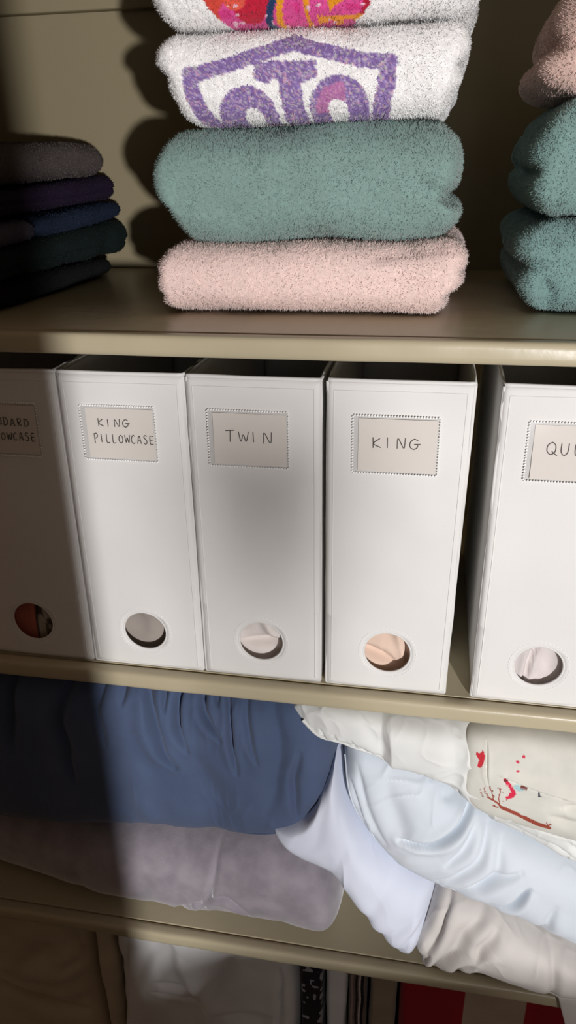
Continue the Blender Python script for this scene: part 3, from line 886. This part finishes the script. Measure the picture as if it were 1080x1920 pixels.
def seam_on(name, V, N, pts, mat, parent, base, r=.0016, lift=.0005, ymax=None):
    """piping along an x-z polyline laid on the front surface of a body"""
    P = resample(pts, 70)
    fr = N[:, 1] < .15
    VF = V[fr]; out = []
    for p in P:
        d = (VF[:, 0] - p[0]) ** 2 + (VF[:, 2] - p[1]) ** 2
        k = np.argsort(d)[:6]
        out.append((p[0], VF[k, 1].mean() - lift, p[1]))
    out = np.array(out)
    out[:, 1] = np.convolve(np.pad(out[:, 1], 2, 'edge'), np.ones(5) / 5, 'valid')
    T_, F_ = tube(out, r, 7)
    return mesh_obj(name, T_ - base, F_, mat, parent)

# grey velvet cushion lying flat
V, T, N = loft([(-.74, -.785), (-.6, -.722), (-.50, -.7060), (-.40, -.7010), (-.30, -.6890), (-.20, -.6740), (-.145, -.684), (-.100, -.715), (-.072, -.765)],
               [(-.74, -.80), (-.6, -.8460), (-.45, -.8462), (-.30, -.8462), (-.18, -.8462), (-.100, -.8450), (-.070, -.79)],
               lambda s: .225 - .02 * s, lambda s: .150 + .050 * np.clip(s * 2.2, 0, 1), ns=300, nphi=190, ex=.7, ey=.62)
V = V + N * (fbm(V * 9 + 2, 2) * .004)[:, None]
V, _ = folds(V, T, N, [
    ([(-.255, -.752), (-.262, -.775), (-.275, -.790), (-.268, -.795), (-.274, -.808)], .0045, .009),
    ([(-.262, -.775), (-.235, -.768), (-.220, -.780), (-.208, -.80)], .005, .008),
    ([(-.275, -.785), (-.30, -.805), (-.31, -.818)], .005, .008),
    ([(-.245, -.70), (-.250, -.74), (-.262, -.775)], .004, .004),
    ([(-.34, -.72), (-.35, -.78), (-.34, -.82)], .015, .002), ([(-.16, -.72), (-.15, -.78), (-.16, -.82)], .012, .002),
    ([(-.45, -.73), (-.46, -.82)], .016, .004)])
V = flat_bottom(V, Z3 + .002)
o, b_ = soft('cushion', V, T, M['velvet'], 'grey velvet cushion lying on the shelf under the slate blue bedding', 'cushion')
def base_seam(V, N, x0, x1, zz, mat, parent, base, n=60):
    pts = []
    for x in np.linspace(x0, x1, n):
        pts.append((x, zz + .0025 * math.sin(x * 60)))
    return seam_on('seam', V, N, pts, mat, parent, base, r=.0013)
base_seam(V, vnormals(V, T), -.60, -.095, -.832, M['velvet'], o, b_)

# big slate blue duvet bundle, hanging its flat bottom over the cushion
top = [(-.78, -.4500), (-.6, -.4255), (-.45, -.4250), (-.30, -.4250), (-.18, -.4255), (-.125, -.4300), (-.098, -.4550), (-.078, -.4850)]
bot = [(-.78, -.60), (-.66, -.690), (-.50, -.7050), (-.40, -.7000), (-.30, -.6880), (-.20, -.6760), (-.142, -.6580), (-.112, -.6050), (-.076, -.5350)]
V, T, N = loft(top, bot, .20, .190, ns=420, nphi=260, ex=.42, ey=.36)
V = V + N * (fbm(V * np.array([11, 8, 6]) + 7, 2) * .0045)[:, None]; V = crumple(V, N, 34, .0016, 5, (1.6, 1, .4))
V, _ = folds(V, T, N, [
    ([(-.325, -.425), (-.315, -.47), (-.305, -.515), (-.288, -.545)], .0055, .012),
    ([(-.282, -.425), (-.283, -.48), (-.272, -.52)], .004, .010),
    ([(-.300, -.425), (-.298, -.46)], .003, .005),
    ([(-.255, -.425), (-.248, -.465), (-.228, -.49)], .0045, .010),
    ([(-.225, -.425), (-.215, -.46), (-.210, -.54)], .0035, .008),
    ([(-.235, -.425), (-.232, -.45)], .003, .005),
    ([(-.198, -.425), (-.190, -.47), (-.18, -.52)], .0035, .005),
    ([(-.350, -.425), (-.352, -.46)], .004, .005),
    ([(-.372, -.425), (-.385, -.47), (-.378, -.52)], .005, .005),
    ([(-.42, -.425), (-.44, -.50), (-.43, -.60)], .008, .008),
    ([(-.50, -.425), (-.51, -.55)], .008, .008), ([(-.165, -.43), (-.15, -.50), (-.17, -.60)], .010, .004),
    ([(-.37, -.495), (-.31, -.497)], .002, .0016),
    ([(-.26, -.53), (-.235, -.60), (-.25, -.66)], .018, .005), ([(-.34, -.54), (-.335, -.66)], .016, .004, 'r'),
    ([(-.125, -.50), (-.135, -.56), (-.13, -.60)], .005, .005)], amount=1.35)
M_ = V.copy()
o, b_ = soft('duvet', V, T, M['navy'], 'slate blue duvet bundle packed under the bin shelf, dark at its left end', 'duvet')
Nn = vnormals(V, T)
seam_on('hem', V, Nn, [(-.60, -.688), (-.50, -.694), (-.40, -.690), (-.30, -.678), (-.22, -.664), (-.16, -.642)], M['navy'], o, b_, r=.0018)

# white pillow with its corner poking left below the duvet
top = [(-.1640, -.6280), (-.145, -.6200), (-.124, -.6060), (-.112, -.5850), (-.102, -.550), (-.085, -.520), (-.058, -.606), (-.026, -.655), (.012, -.686), (.060, -.702)]
bot = [(-.1640, -.6300), (-.150, -.6480), (-.131, -.6750), (-.089, -.7150), (-.060, -.7580), (-.031, -.8020), (-.001, -.8400), (.016, -.8462), (.042, -.8462)]
V, T, N = loft(top, bot, lambda s: .020 + .135 * np.clip(s / .45, 0, 1), lambda s: .028 + .130 * np.clip(s / .45, 0, 1), ns=320, nphi=240, ex=.62, ey=.48)
V = V + N * (fbm(V * np.array([9, 9, 9]) + 12, 2) * .004)[:, None]; V = crumple(V, N, 34, .0022, 1, (1, 1, .6))
V, _ = folds(V, T, N, [
    ([(-.182, -.678), (-.14, -.675), (-.09, -.685)], .007, .003),
    ([(-.18, -.68), (-.13, -.70), (-.08, -.74)], .008, .003),
    ([(-.095, -.56), (-.105, -.62), (-.125, -.66)], .008, .004),
    ([(-.085, -.55), (-.07, -.62), (-.08, -.68)], .008, .004),
    ([(-.07, -.80), (-.04, -.76), (-.01, -.68)], .010, .005),
    ([(-.045, -.832), (-.02, -.79), (.02, -.74)], .008, .005),
    ([(-.09, -.77), (-.04, -.81), (.01, -.83)], .004, .004),
    ([(.0, -.815), (.012, -.79), (.035, -.75)], .006, .006)], amount=.6)
V = flat_bottom(V, Z3 + .002)
o, b_ = soft('pillow', V, T, M['wcool'], 'bluish white pillow with a pointed corner poking left, leaning down to the shelf', 'pillow')
seam_on('seam', V, vnormals(V, T), [(-.157, -.6380), (-.131, -.6700), (-.089, -.710), (-.060, -.752), (-.033, -.794)], M['wcool'], o, b_, r=.0016)

# warm white pillow at the lower right, its edge hanging over the shelf front
top = [(.0180, -.8150), (.036, -.76), (.058, -.706), (.115, -.720), (.17, -.743), (.26, -.772), (.40, -.775)]
bot = [(.0160, -.8440), (.060, -.8462), (.100, -.8462), (.16, -.8462), (.22, -.8462), (.30, -.8462), (.40, -.8462)]
V, T, N = loft(top, bot, lambda s: .150 - .012 * np.clip(s / .5, 0, 1), lambda s: .145 + .010 * np.clip(s / .4, 0, 1), ns=320, nphi=240, ex=.58, ey=.45)
V = V + N * (fbm(V * np.array([9, 9, 9]) + 22, 2) * .004)[:, None]; V = crumple(V, N, 38, .0026, 2, (1.2, 1, .6))
V, _ = folds(V, T, N, [
    ([(.066, -.70), (.052, -.76), (.030, -.835)], .005, .008),
    ([(.115, -.715), (.085, -.745), (.073, -.79), (.045, -.835)], .010, .012),
    ([(.125, -.735), (.105, -.765), (.100, -.79)], .008, .010),
    ([(.078, -.79), (.062, -.815), (.045, -.843)], .004, .007),
    ([(.10, -.80), (.085, -.815), (.080, -.838)], .004, .006),
    ([(.100, -.825), (.15, -.83), (.20, -.832)], .003, .004),
    ([(.185, -.75), (.20, -.80), (.195, -.84)], .006, .006),
    ([(.155, -.835), (.175, -.845)], .006, .005), ([(.16, -.71), (.19, -.745), (.23, -.75)], .008, .006),
    ([(.045, -.80), (.038, -.825)], .003, .005)])
V = flat_bottom(V, Z3 + .002)
o, b_ = soft('pillow', V, T, M['wwarm'], 'warm white pillow lying lowest at the right with its hem over the shelf edge', 'pillow')
Nn = vnormals(V, T)
seam_on('pillowcase_hem', V, Nn, [(.095, -.822), (.15, -.826), (.20, -.828), (.26, -.826)], M['wwarm'], o, b_, r=.0014)
# the loose pillowcase flap that hangs over the shelf edge
def sheet_patch(name, P00, P10, P11, P01, n=(60, 40), bulge=.01, wrinkles=(), mat=None, parent=None, base=None, seed=0, thick=.0022, amp=.0025):
    u, v = np.meshgrid(np.linspace(0, 1, n[0] + 1), np.linspace(0, 1, n[1] + 1), indexing='ij')
    a, b, c, d = [np.array(p, float) for p in (P00, P10, P11, P01)]
    uu, vv = u[..., None], v[..., None]
    P = a * (1 - uu) * (1 - vv) + b * uu * (1 - vv) + c * uu * vv + d * (1 - uu) * vv
    P = P.reshape(-1, 3); u = u.ravel(); v = v.ravel()
    nrm = np.cross(b - a, d - a); nrm /= np.linalg.norm(nrm); nrm = nrm * (-1 if nrm[1] > 0 else 1)
    P = P + nrm * (bulge * np.sin(np.pi * u) * np.sin(np.pi * v) + fbm(P * 25 + seed, 2) * amp)[:, None]
    m = n[1] + 1
    i, j = np.meshgrid(np.arange(n[0]), np.arange(n[1]), indexing='ij'); i = i.ravel(); j = j.ravel()
    F = np.stack([i * m + j, (i + 1) * m + j, (i + 1) * m + j + 1, i * m + j + 1], 1)
    o = mesh_obj(name, P - base, F, mat, parent)
    md = o.modifiers.new('thickness', 'SOLIDIFY'); md.thickness = thick; md.offset = 0
    return o
sheet_patch('flap', (.205, -.006, -.822), (.34, -.008, -.826), (.33, -.016, -.872), (.222, -.018, -.876), bulge=.003, mat=M['wwarm'], parent=o, base=b_, seed=3)

# pale blue-white pillow in the middle of the pile
top = [(-.0860, -.502), (-.070, -.4855), (-.025, -.499), (.015, -.507), (.048, -.521), (.080, -.550), (.120, -.580), (.165, -.603), (.22, -.631), (.36, -.696)]
bot = [(-.0830, -.530), (-.058, -.610), (-.026, -.658), (.012, -.688), (.058, -.703), (.115, -.722), (.17, -.745), (.26, -.775), (.36, -.77)]
V, T, N = loft(top, bot, lambda s: .140 + 0 * s, lambda s: .110 + .035 * np.clip(s / .3, 0, 1), ns=360, nphi=240, ex=.60, ey=.48)
V = V + N * (fbm(V * np.array([9, 9, 9]) + 32, 2) * .004)[:, None]; V = crumple(V, N, 36, .0020, 3)
V, _ = folds(V, T, N, [
    ([(.085, -.548), (.066, -.580), (.036, -.600), (.0, -.602)], .0045, .017),
    ([(.085, -.575), (.075, -.61), (.055, -.635)], .006, .007),
    ([(.10, -.58), (.092, -.62), (.07, -.65), (.05, -.665)], .006, .007),
    ([(.115, -.60), (.11, -.64), (.085, -.67)], .007, .006),
    ([(.155, -.655), (.138, -.685), (.115, -.700)], .005, .014),
    ([(.14, -.63), (.10, -.655), (.065, -.685)], .007, .010),
    ([(.045, -.54), (.065, -.545), (.075, -.56)], .006, .005),
    ([(-.070, -.54), (-.058, -.575), (-.045, -.60)], .004, .004),
    ([(-.06, -.52), (-.045, -.57), (-.02, -.62)], .006, .004),
    ([(-.02, -.53), (-.01, -.57), (.01, -.60)], .012, .004),
    ([(.19, -.68), (.18, -.72), (.16, -.738)], .006, .005)])
o, b_ = soft('pillow', V, T, M['wpale'], 'pale blue-white pillow in the middle of the pile, between the white quilt and lower pillows', 'pillow')
Nn = vnormals(V, T)
seam_on('seam', V, Nn, [(-.077, -.525), (-.054, -.604), (-.022, -.650), (.015, -.679), (.058, -.694), (.115, -.712)], M['wpale'], o, b_, r=.0014)

# white quilt on top, corner pointing left right under the bin shelf
top = [(-.1360, -.4420), (-.125, -.4300), (-.09, -.4260), (-.02, -.4255), (.06, -.4255), (.2, -.4255), (.36, -.4255)]
bot = [(-.1360, -.4450), (-.124, -.4580), (-.103, -.4730), (-.070, -.4830), (-.025, -.5010), (.015, -.5090), (.048, -.5230), (.080, -.5520), (.120, -.5820), (.165, -.6050), (.22, -.6330), (.36, -.70)]
V, T, N = loft(top, bot, lambda s: .030 + .098 * np.clip(s / .22, 0, 1), lambda s: .022 + .118 * np.clip(s / .24, 0, 1), ns=420, nphi=260, ex=.50, ey=.42)
V = V + N * (fbm(V * np.array([10, 10, 10]) + 42, 2) * .003)[:, None]; V = crumple(V, N, 44, .0022, 4)
rr = random.Random(5); fl = []
for x in np.arange(-.10, .26, .012):
    zb = interp(np.array([x]), bot)[0]
    fl.append(([(x, zb + .002), (x - .004 + rr.uniform(-.008, .006), zb + rr.uniform(.010, .022))], .0022, .0026 * rr.uniform(.5, 1.3)))
fl += [([(-.115, -.485), (-.09, -.475), (-.06, -.478), (-.02, -.495)], .006, .004), ([(-.05, -.44), (-.03, -.47), (-.035, -.49)], .010, .003),
       ([(.048, -.43), (.052, -.48), (.056, -.52)], .010, .003), ([(.135, -.585), (.128, -.60)], .002, .006),
       ([(.17, -.58), (.20, -.60), (.215, -.63)], .004, .004), ([(.19, -.57), (.22, -.60)], .004, .004), ([(.12, -.55), (.15, -.575), (.19, -.59)], .006, .004)]
V, _ = folds(V, T, N, fl)
o, b_ = soft('quilt', V, T, M['wneutral'], 'white quilt with a puckered edge wedged right under the bin shelf, corner pointing left', 'quilt')
Nn = vnormals(V, T)
seam_on('edge_binding', V, Nn, [(x, z + .0075) for x, z in bot[1:-1]], M['wneutral'], o, b_, r=.0022)

# printed grey cloth folded on the quilt
def print_fn(P):
    C_ = np.tile(np.array(lin((214, 212, 202))), (len(P), 1))
    w = np.stack([vnoise(P * 400), vnoise(P * 400 + 9)], 1) * .0005
    Q = P[:, [0, 2]] + w
    def line(pts, r, c):
        C_[polydist(Q, pts) < r] = lin(c)
    def blob(x, z, rx, rz, c, a=0):
        dx = Q[:, 0] - x; dz = Q[:, 1] - z
        u = dx * math.cos(a) + dz * math.sin(a); v = -dx * math.sin(a) + dz * math.cos(a)
        C_[(u / rx) ** 2 + (v / rz) ** 2 < 1] = lin(c)
    br = (158, 74, 58)
    for a, b in [((.1630, -.5415), .0030), ]:
        pass
    line([(.162, -.5430), (.150, -.5400), (.135, -.5330)], .0030, br)
    line([(.135, -.5330), (.120, -.5260), (.108, -.5210)], .0025, br)
    line([(.108, -.5210), (.104, -.5165), (.098, -.5120), (.092, -.5095)], .0012, br)
    line([(.106, -.5190), (.1035, -.5080), (.1045, -.4990), (.1040, -.4950)], .0006, br)
    line([(.098, -.5120), (.096, -.5020), (.0925, -.4930)], .0006, br)
    line([(.094, -.5100), (.088, -.5030), (.0870, -.4960)], .0005, br)
    line([(.104, -.522), (.099, -.521)], .0009, br)
    line([(.160, -.5420), (.1630, -.5370)], .0012, br); line([(.161, -.5400), (.1585, -.5350)], .0008, br)
    rl = random.Random(3)
    for (x, z) in [(.0925, -.4920), (.0960, -.4990), (.1045, -.4945), (.1070, -.4985), (.1020, -.4940), (.0875, -.4950), (.0830, -.4990), (.0840, -.5030), (.0890, -.5010), (.0980, -.5060), (.1090, -.5120), (.1120, -.5095), (.0860, -.5090), (.0905, -.5050), (.1000, -.5200), (.0850, -.5060)]:
        blob(x, z, .0013, .0007, (126, 96, 84) if rl.random() < .6 else br, rl.uniform(0, 3))
    # red bird-like patch at the side, petals, and the half hidden printed figure as loose patches
    blob(.0790, -.4500, .0046, .0070, (202, 52, 62), .3); blob(.0800, -.4600, .0028, .0075, (202, 52, 62), -.2); blob(.0765, -.4445, .0035, .0030, (214, 210, 200), 0)
    for (x, z) in [(.1245, -.4465), (.1190, -.4540), (.1205, -.4660)]: blob(x, z, .0018, .0018, (206, 62, 84))
    line([(.1080, -.4805), (.1130, -.4870), (.1185, -.4960), (.1180, -.5030), (.1130, -.5060)], .0021, (214, 48, 78))
    blob(.1178, -.5000, .0042, .0030, (214, 48, 78), .6)
    blob(.1235, -.4900, .0060, .0042, (170, 202, 204), -.5)
    blob(.1290, -.4880, .0038, .0040, (120, 62, 58), .2)
    blob(.1090, -.4815, .0028, .0022, (120, 50, 52), .2)
    blob(.1455, -.4945, .0014, .0042, (58, 62, 76), .15); blob(.1470, -.4985, .0022, .0010, (58, 62, 76), .2)
    return C_
top = [(.0600, -.4420), (.066, -.4290), (.10, -.4265), (.18, -.4262), (.26, -.4262), (.36, -.4262)]
bot = [(.0600, -.5000), (.0660, -.5250), (.0860, -.5440), (.115, -.5550), (.150, -.5640), (.200, -.5760), (.27, -.590), (.36, -.605)]
V, T, N = loft(top, bot, lambda s: .058 + 0 * s, lambda s: .074 + 0 * s, ns=460, nphi=340, ex=.34, ey=.34, pinch=.5)
V = V + N * (fbm(V * np.array([12, 12, 12]) + 52, 2) * .0016)[:, None]
V, _ = folds(V, T, N, [([(.108, -.478), (.135, -.484), (.165, -.492), (.21, -.500)], .0030, .006, 's'),
                       ([(.084, -.435), (.0860, -.47), (.0890, -.49)], .0015, .003),
                       ([(.165, -.525), (.19, -.53), (.215, -.528)], .006, .004), ([(.175, -.51), (.20, -.505)], .006, .004)])
o, b_ = soft('folded_cloth', V, T, M['attr_cloth'], 'folded light grey cloth printed with a red-brown tree, resting on the white quilt', 'cloth', col=print_fn(V))

# ------------------------------------------------------------------ linen below the third shelf
Z4 = -1.26 + .001
M['cream'] = cloth_mat('cream_cloth', (196, 182, 158), (186, 172, 148), scale=14, bump=.15, bscale=1000)
M['whitesheet'] = cloth_mat('white_sheeting', (226, 226, 226), (218, 218, 218), scale=14, bump=.15, bscale=1000)
M['taupe'] = cloth_mat('taupe_cloth', (150, 134, 112), (138, 123, 102), scale=14, bump=.15, bscale=1000)
def upright(name, x0, x1, y0, y1, z1, label, cat, colr=None, mat=None, colfn=None, seed=0, items=(), r=.016, amp=.003, res=(50, 40, 110), lean=0.0, group=None):
    z0 = Z4
    V, F = cube_grid(*res)
    a, d, h = (x1 - x0) / 2, (y1 - y0) / 2, (z1 - z0) / 2
    V = rounded(V, (a, d, h), (min(a * .95, r), min(d, r * 1.6), min(r * 1.3, h)))
    V = V + np.array([(x0 + x1) / 2, (y0 + y1) / 2, (z0 + z1) / 2])
    T = to_tris(F); N = vnormals(V, T)
    V = V + N * (fbm(V * 14 + seed * 9, 2) * amp)[:, None]
    V, _ = folds(V, T, N, items)
    V[:, 0] += lean * (V[:, 2] - z0)
    V[:, 2] = np.clip(V[:, 2], z0, None)
    col = None
    if colfn is not None: col = colfn(V); mat = M['attr_cloth']
    elif colr is not None: col = np.tile(np.array(lin(colr)), (len(V), 1)); mat = M['attr_cloth']
    return soft(name, V, T, mat, label, cat, col=col, group=group)
# big cream blanket at the left, its front hanging in scooped folds
upright('blanket', -.78, -.470, .045, .42, -.900, 'cream blanket with scooped folds at the left below the pillow shelf', 'blanket', mat=M['cream'], seed=1, r=.03, amp=.006, res=(120, 50, 160),
        items=[([(-.70, -1.01), (-.60, -1.06), (-.52, -1.05), (-.475, -.98)], .010, .018, 't'), ([(-.72, -1.05), (-.62, -1.10), (-.52, -1.10), (-.48, -1.06)], .012, .018, 't'),
               ([(-.60, -1.04), (-.55, -.99), (-.50, -.96)], .02, .010), ([(-.66, -1.08), (-.58, -1.13), (-.5, -1.13)], .012, .014), ([(-.5, -.93), (-.49, -.99), (-.53, -1.03)], .012, .012)])
# narrow off-white folded sheet standing beside it
upright('folded_sheet', -.466, -.440, .050, .36, -.905, 'narrow off-white folded sheet standing between the cream blanket and the draped white sheet', 'sheet', mat=M['cream'], seed=2, r=.010)
# draped white sheet, three hanging swags
def zsheet():
    items = [([(-.345, -.92), (-.375, -.98), (-.41, -1.05), (-.425, -1.12)], .012, .022, 't'),
             ([(-.335, -.92), (-.325, -.98), (-.30, -1.04), (-.295, -1.12)], .010, .018, 't'),
             ([(-.24, -.93), (-.27, -1.0), (-.29, -1.05)], .014, .014),
             ([(-.40, -.92), (-.42, -.97), (-.43, -1.02)], .010, .012),
             ([(-.36, -1.01), (-.33, -1.02), (-.30, -1.03)], .006, .006), ([(-.37, -1.03), (-.33, -1.045), (-.30, -1.05)], .004, .005),
             ([(-.17, -.94), (-.165, -1.0), (-.17, -1.1)], .006, .008), ([(-.26, -1.06), (-.22, -1.07), (-.18, -1.05)], .012, .010)]
    return items
upright('folded_sheet', -.434, -.142, .040, .40, -.895, 'wide white sheet hanging in loose swags left of the black flecked cloth', 'sheet', mat=M['whitesheet'], seed=3, r=.022, amp=.005, res=(150, 50, 170), items=zsheet())
def flecks(V):
    n = vnoise(V * np.array([190, 60, 150]) + 3); m = n > .34
    C_ = np.tile(np.array(lin((26, 25, 30))), (len(V), 1)); C_[m] = lin((150, 150, 158)); return C_
upright('folded_tablecloth', -.1375, -.1040, .042, .34, -.905, 'black table linen with white flecks standing folded beside the white sheet', 'table linen', colfn=flecks, seed=4, r=.006, amp=.0012, res=(50, 60, 300))
upright('folded_tablecloth', -.1000, -.0700, .050, .34, -.905, 'plain off-white table linen standing right of the black flecked one', 'table linen', mat=M['whitesheet'], seed=5, r=.008)
def darkstripes(V):
    C_ = np.tile(np.array(lin((110, 96, 88))), (len(V), 1))
    x = V[:, 0] + .0006 * np.sin(V[:, 2] * 90)
    for c, w, k in ((-.0540, .0016, (28, 22, 24)), (-.0485, .0016, (190, 180, 172)), (-.0455, .0022, (24, 20, 22)), (-.0605, .0016, (150, 130, 124))):
        C_[np.abs(x - c) < w] = lin(k)
    return C_
upright('folded_tablecloth', -.0665, -.0395, .052, .34, -.905, 'narrow mauve linen with black edge stripes, left of the tan folded linen', 'table linen', colfn=darkstripes, seed=6, r=.005, amp=.001, res=(70, 30, 140))
upright('folded_tablecloth', -.0360, .0060, .058, .34, -.905, 'tan folded linen standing between the black-striped one and the red striped tablecloth', 'table linen', mat=M['taupe'], seed=7, r=.008)
def redstripes(V):
    x = V[:, 0]
    C_ = np.tile(np.array(lin((176, 156, 138))), (len(V), 1))
    red = lin((150, 22, 36))
    for a, b in ((.0085, .1020), (.1860, .2800), (.364, .46)): C_[(x > a) & (x < b)] = red
    return C_
upright('striped_tablecloth', .0090, .44, .052, .38, -.900, 'folded tablecloth with wide red and beige stripes at the right below the pillow shelf', 'tablecloth', colfn=redstripes, seed=8, r=.012, amp=.002, res=(300, 30, 90))
# ------------------------------------------------------------------ camera
f_px = 1446.5
cam_d = bpy.data.cameras.new('camera'); cam = bpy.data.objects.new('camera', cam_d); COL.objects.link(cam)
cam_d.sensor_fit = 'AUTO'; cam_d.sensor_width = 36; cam_d.lens = f_px / 1920 * 36
cam_d.clip_start = .01
r_ = Vector((.98339, .18083, -.01571)); u_ = Vector((-.05964, .40364, .91297)); w_ = Vector((-.17144, .89687, -.40772))
cam.matrix_world = Matrix(((r_.x, u_.x, -w_.x, 0), (r_.y, u_.y, -w_.y, -.70748), (r_.z, u_.z, -w_.z, .14434), (0, 0, 0, 1)))
SC.camera = cam

# ------------------------------------------------------------------ light
W = bpy.data.worlds.new('room_light'); SC.world = W; W.use_nodes = True
bg = W.node_tree.nodes['Background']; bg.inputs[0].default_value = (1.0, .70, .52, 1); bg.inputs[1].default_value = .125

def area(name, loc, target, size, power, color, shape='DISK', spread=None):
    l = bpy.data.lights.new(name, 'AREA'); l.energy = power; l.color = color; l.shape = shape
    l.size = size if not isinstance(size, tuple) else size[0]
    if isinstance(size, tuple): l.shape = 'RECTANGLE'; l.size_y = size[1]
    o = bpy.data.objects.new(name, l); COL.objects.link(o); o.location = loc
    d = Vector(target) - Vector(loc); o.rotation_euler = d.to_track_quat('-Z', 'Y').to_euler()
    if spread: l.spread = spread
    return o
KEY = Vector((.80, -2.25, -.04))
area('window_key', KEY, (-.1, 0, -.3), .075, 57, (1.0, .985, .99))
area('window_fill', (.45, -1.75, -.20), (0, 0, -.3), (.45, .9), 3, (.93, .96, 1.0))

def leaf(name, k, xe, width, z0, z1, label, cat, thick=.035, steps=True):
    """flat upright board standing in the room at distance k before the shelves; xe is the shelf-plane x its right edge shades"""
    e = Vector((xe, 0, 0)) + (Vector((KEY.x, KEY.y, 0)) - Vector((xe, 0, 0))) * (k / 2.25)
    base = np.array([e.x - width / 2, e.y, z0])
    root = empty(name, base); tag(root, label, cat)
    bx_mesh('baffle_board', e.x - width, e.x, e.y - thick / 2, e.y + thick / 2, z0, z1, M['room'], root, r=.004, local=base)
    return root
# unseen, added door whose free edge shades the left end of the shelves
dr = leaf('baffle_1', .80, -.374, 1.15, -1.6, .62, None, None)
dr['kind'] = 'structure'
def shade_pt(x, z, k):
    p = Vector((x, 0, z)); return p + (KEY - p) * (k / 2.25)
# unseen, added hamper standing behind the photographer: keeps the light off the lowest shelf
p = shade_pt(-.228, -.838, 1.2)
b0 = np.array([p.x + .30, p.y - .12, -1.62])
hm = empty('light_blocker', b0); tag(hm, 'added unseen hamper standing on the floor in front of the closet', 'blocker')
V, F = cube_grid(40, 24, 40)
V = rounded(V, (.30, .15, (p.z + 1.62) / 2), (.08, .08, .02)) + np.array([b0[0], b0[1], (p.z - 1.62) / 2])
V[:, 0] += .004 * np.sin(V[:, 2] * 160); mesh_obj('body', V - b0, F, M['room'], hm)
V, F = tube([(b0[0] + .295 * math.cos(a), b0[1] + .165 * math.sin(a), p.z - .004) for a in np.linspace(0, 2 * math.pi, 40, endpoint=False)], .008, 8, closed=True)
mesh_obj('rim', V - b0, F, M['room'], hm)
# unseen prop added to cast a soft shadow on the bins: slender lamp
p = shade_pt(-.155, -.150, 1.62)
b0 = np.array([p.x, p.y, -1.62])
lp = empty('shadow_gobo', b0); tag(lp, 'added unseen shadow-casting lamp with a small cone shade standing before the closet', 'gobo')
def lathe(prof, seg=32):
    V = []; n = len(prof)
    for r, z in prof:
        for k in range(seg): V.append((r * math.cos(k / seg * 2 * math.pi), r * math.sin(k / seg * 2 * math.pi), z))
    F = [[i * seg + j, i * seg + (j + 1) % seg, (i + 1) * seg + (j + 1) % seg, (i + 1) * seg + j] for i in range(n - 1) for j in range(seg)]
    return np.array(V), np.array(F)
hp_ = p.z + 1.62
V, F = lathe([(.002, hp_ + .028), (.009, hp_ + .028), (.016, hp_ + .01), (.022, hp_ - .026), (.020, hp_ - .026), (.010, hp_ + .024)]); mesh_obj('gobo_cone', V, F, M['room'], lp)
V, F = lathe([(.006, .012), (.006, hp_ + .03)]); mesh_obj('pole', V, F, M['room'], lp)
V, F = lathe([(.001, .0), (.08, .0), (.08, .010), (.02, .016), (.006, .02)]); mesh_obj('base', V, F, M['room'], lp)

SC.view_settings.view_transform = 'Standard'
SC.view_settings.look = 'None'
SC.view_settings.exposure = 0
SC.view_settings.gamma = 1
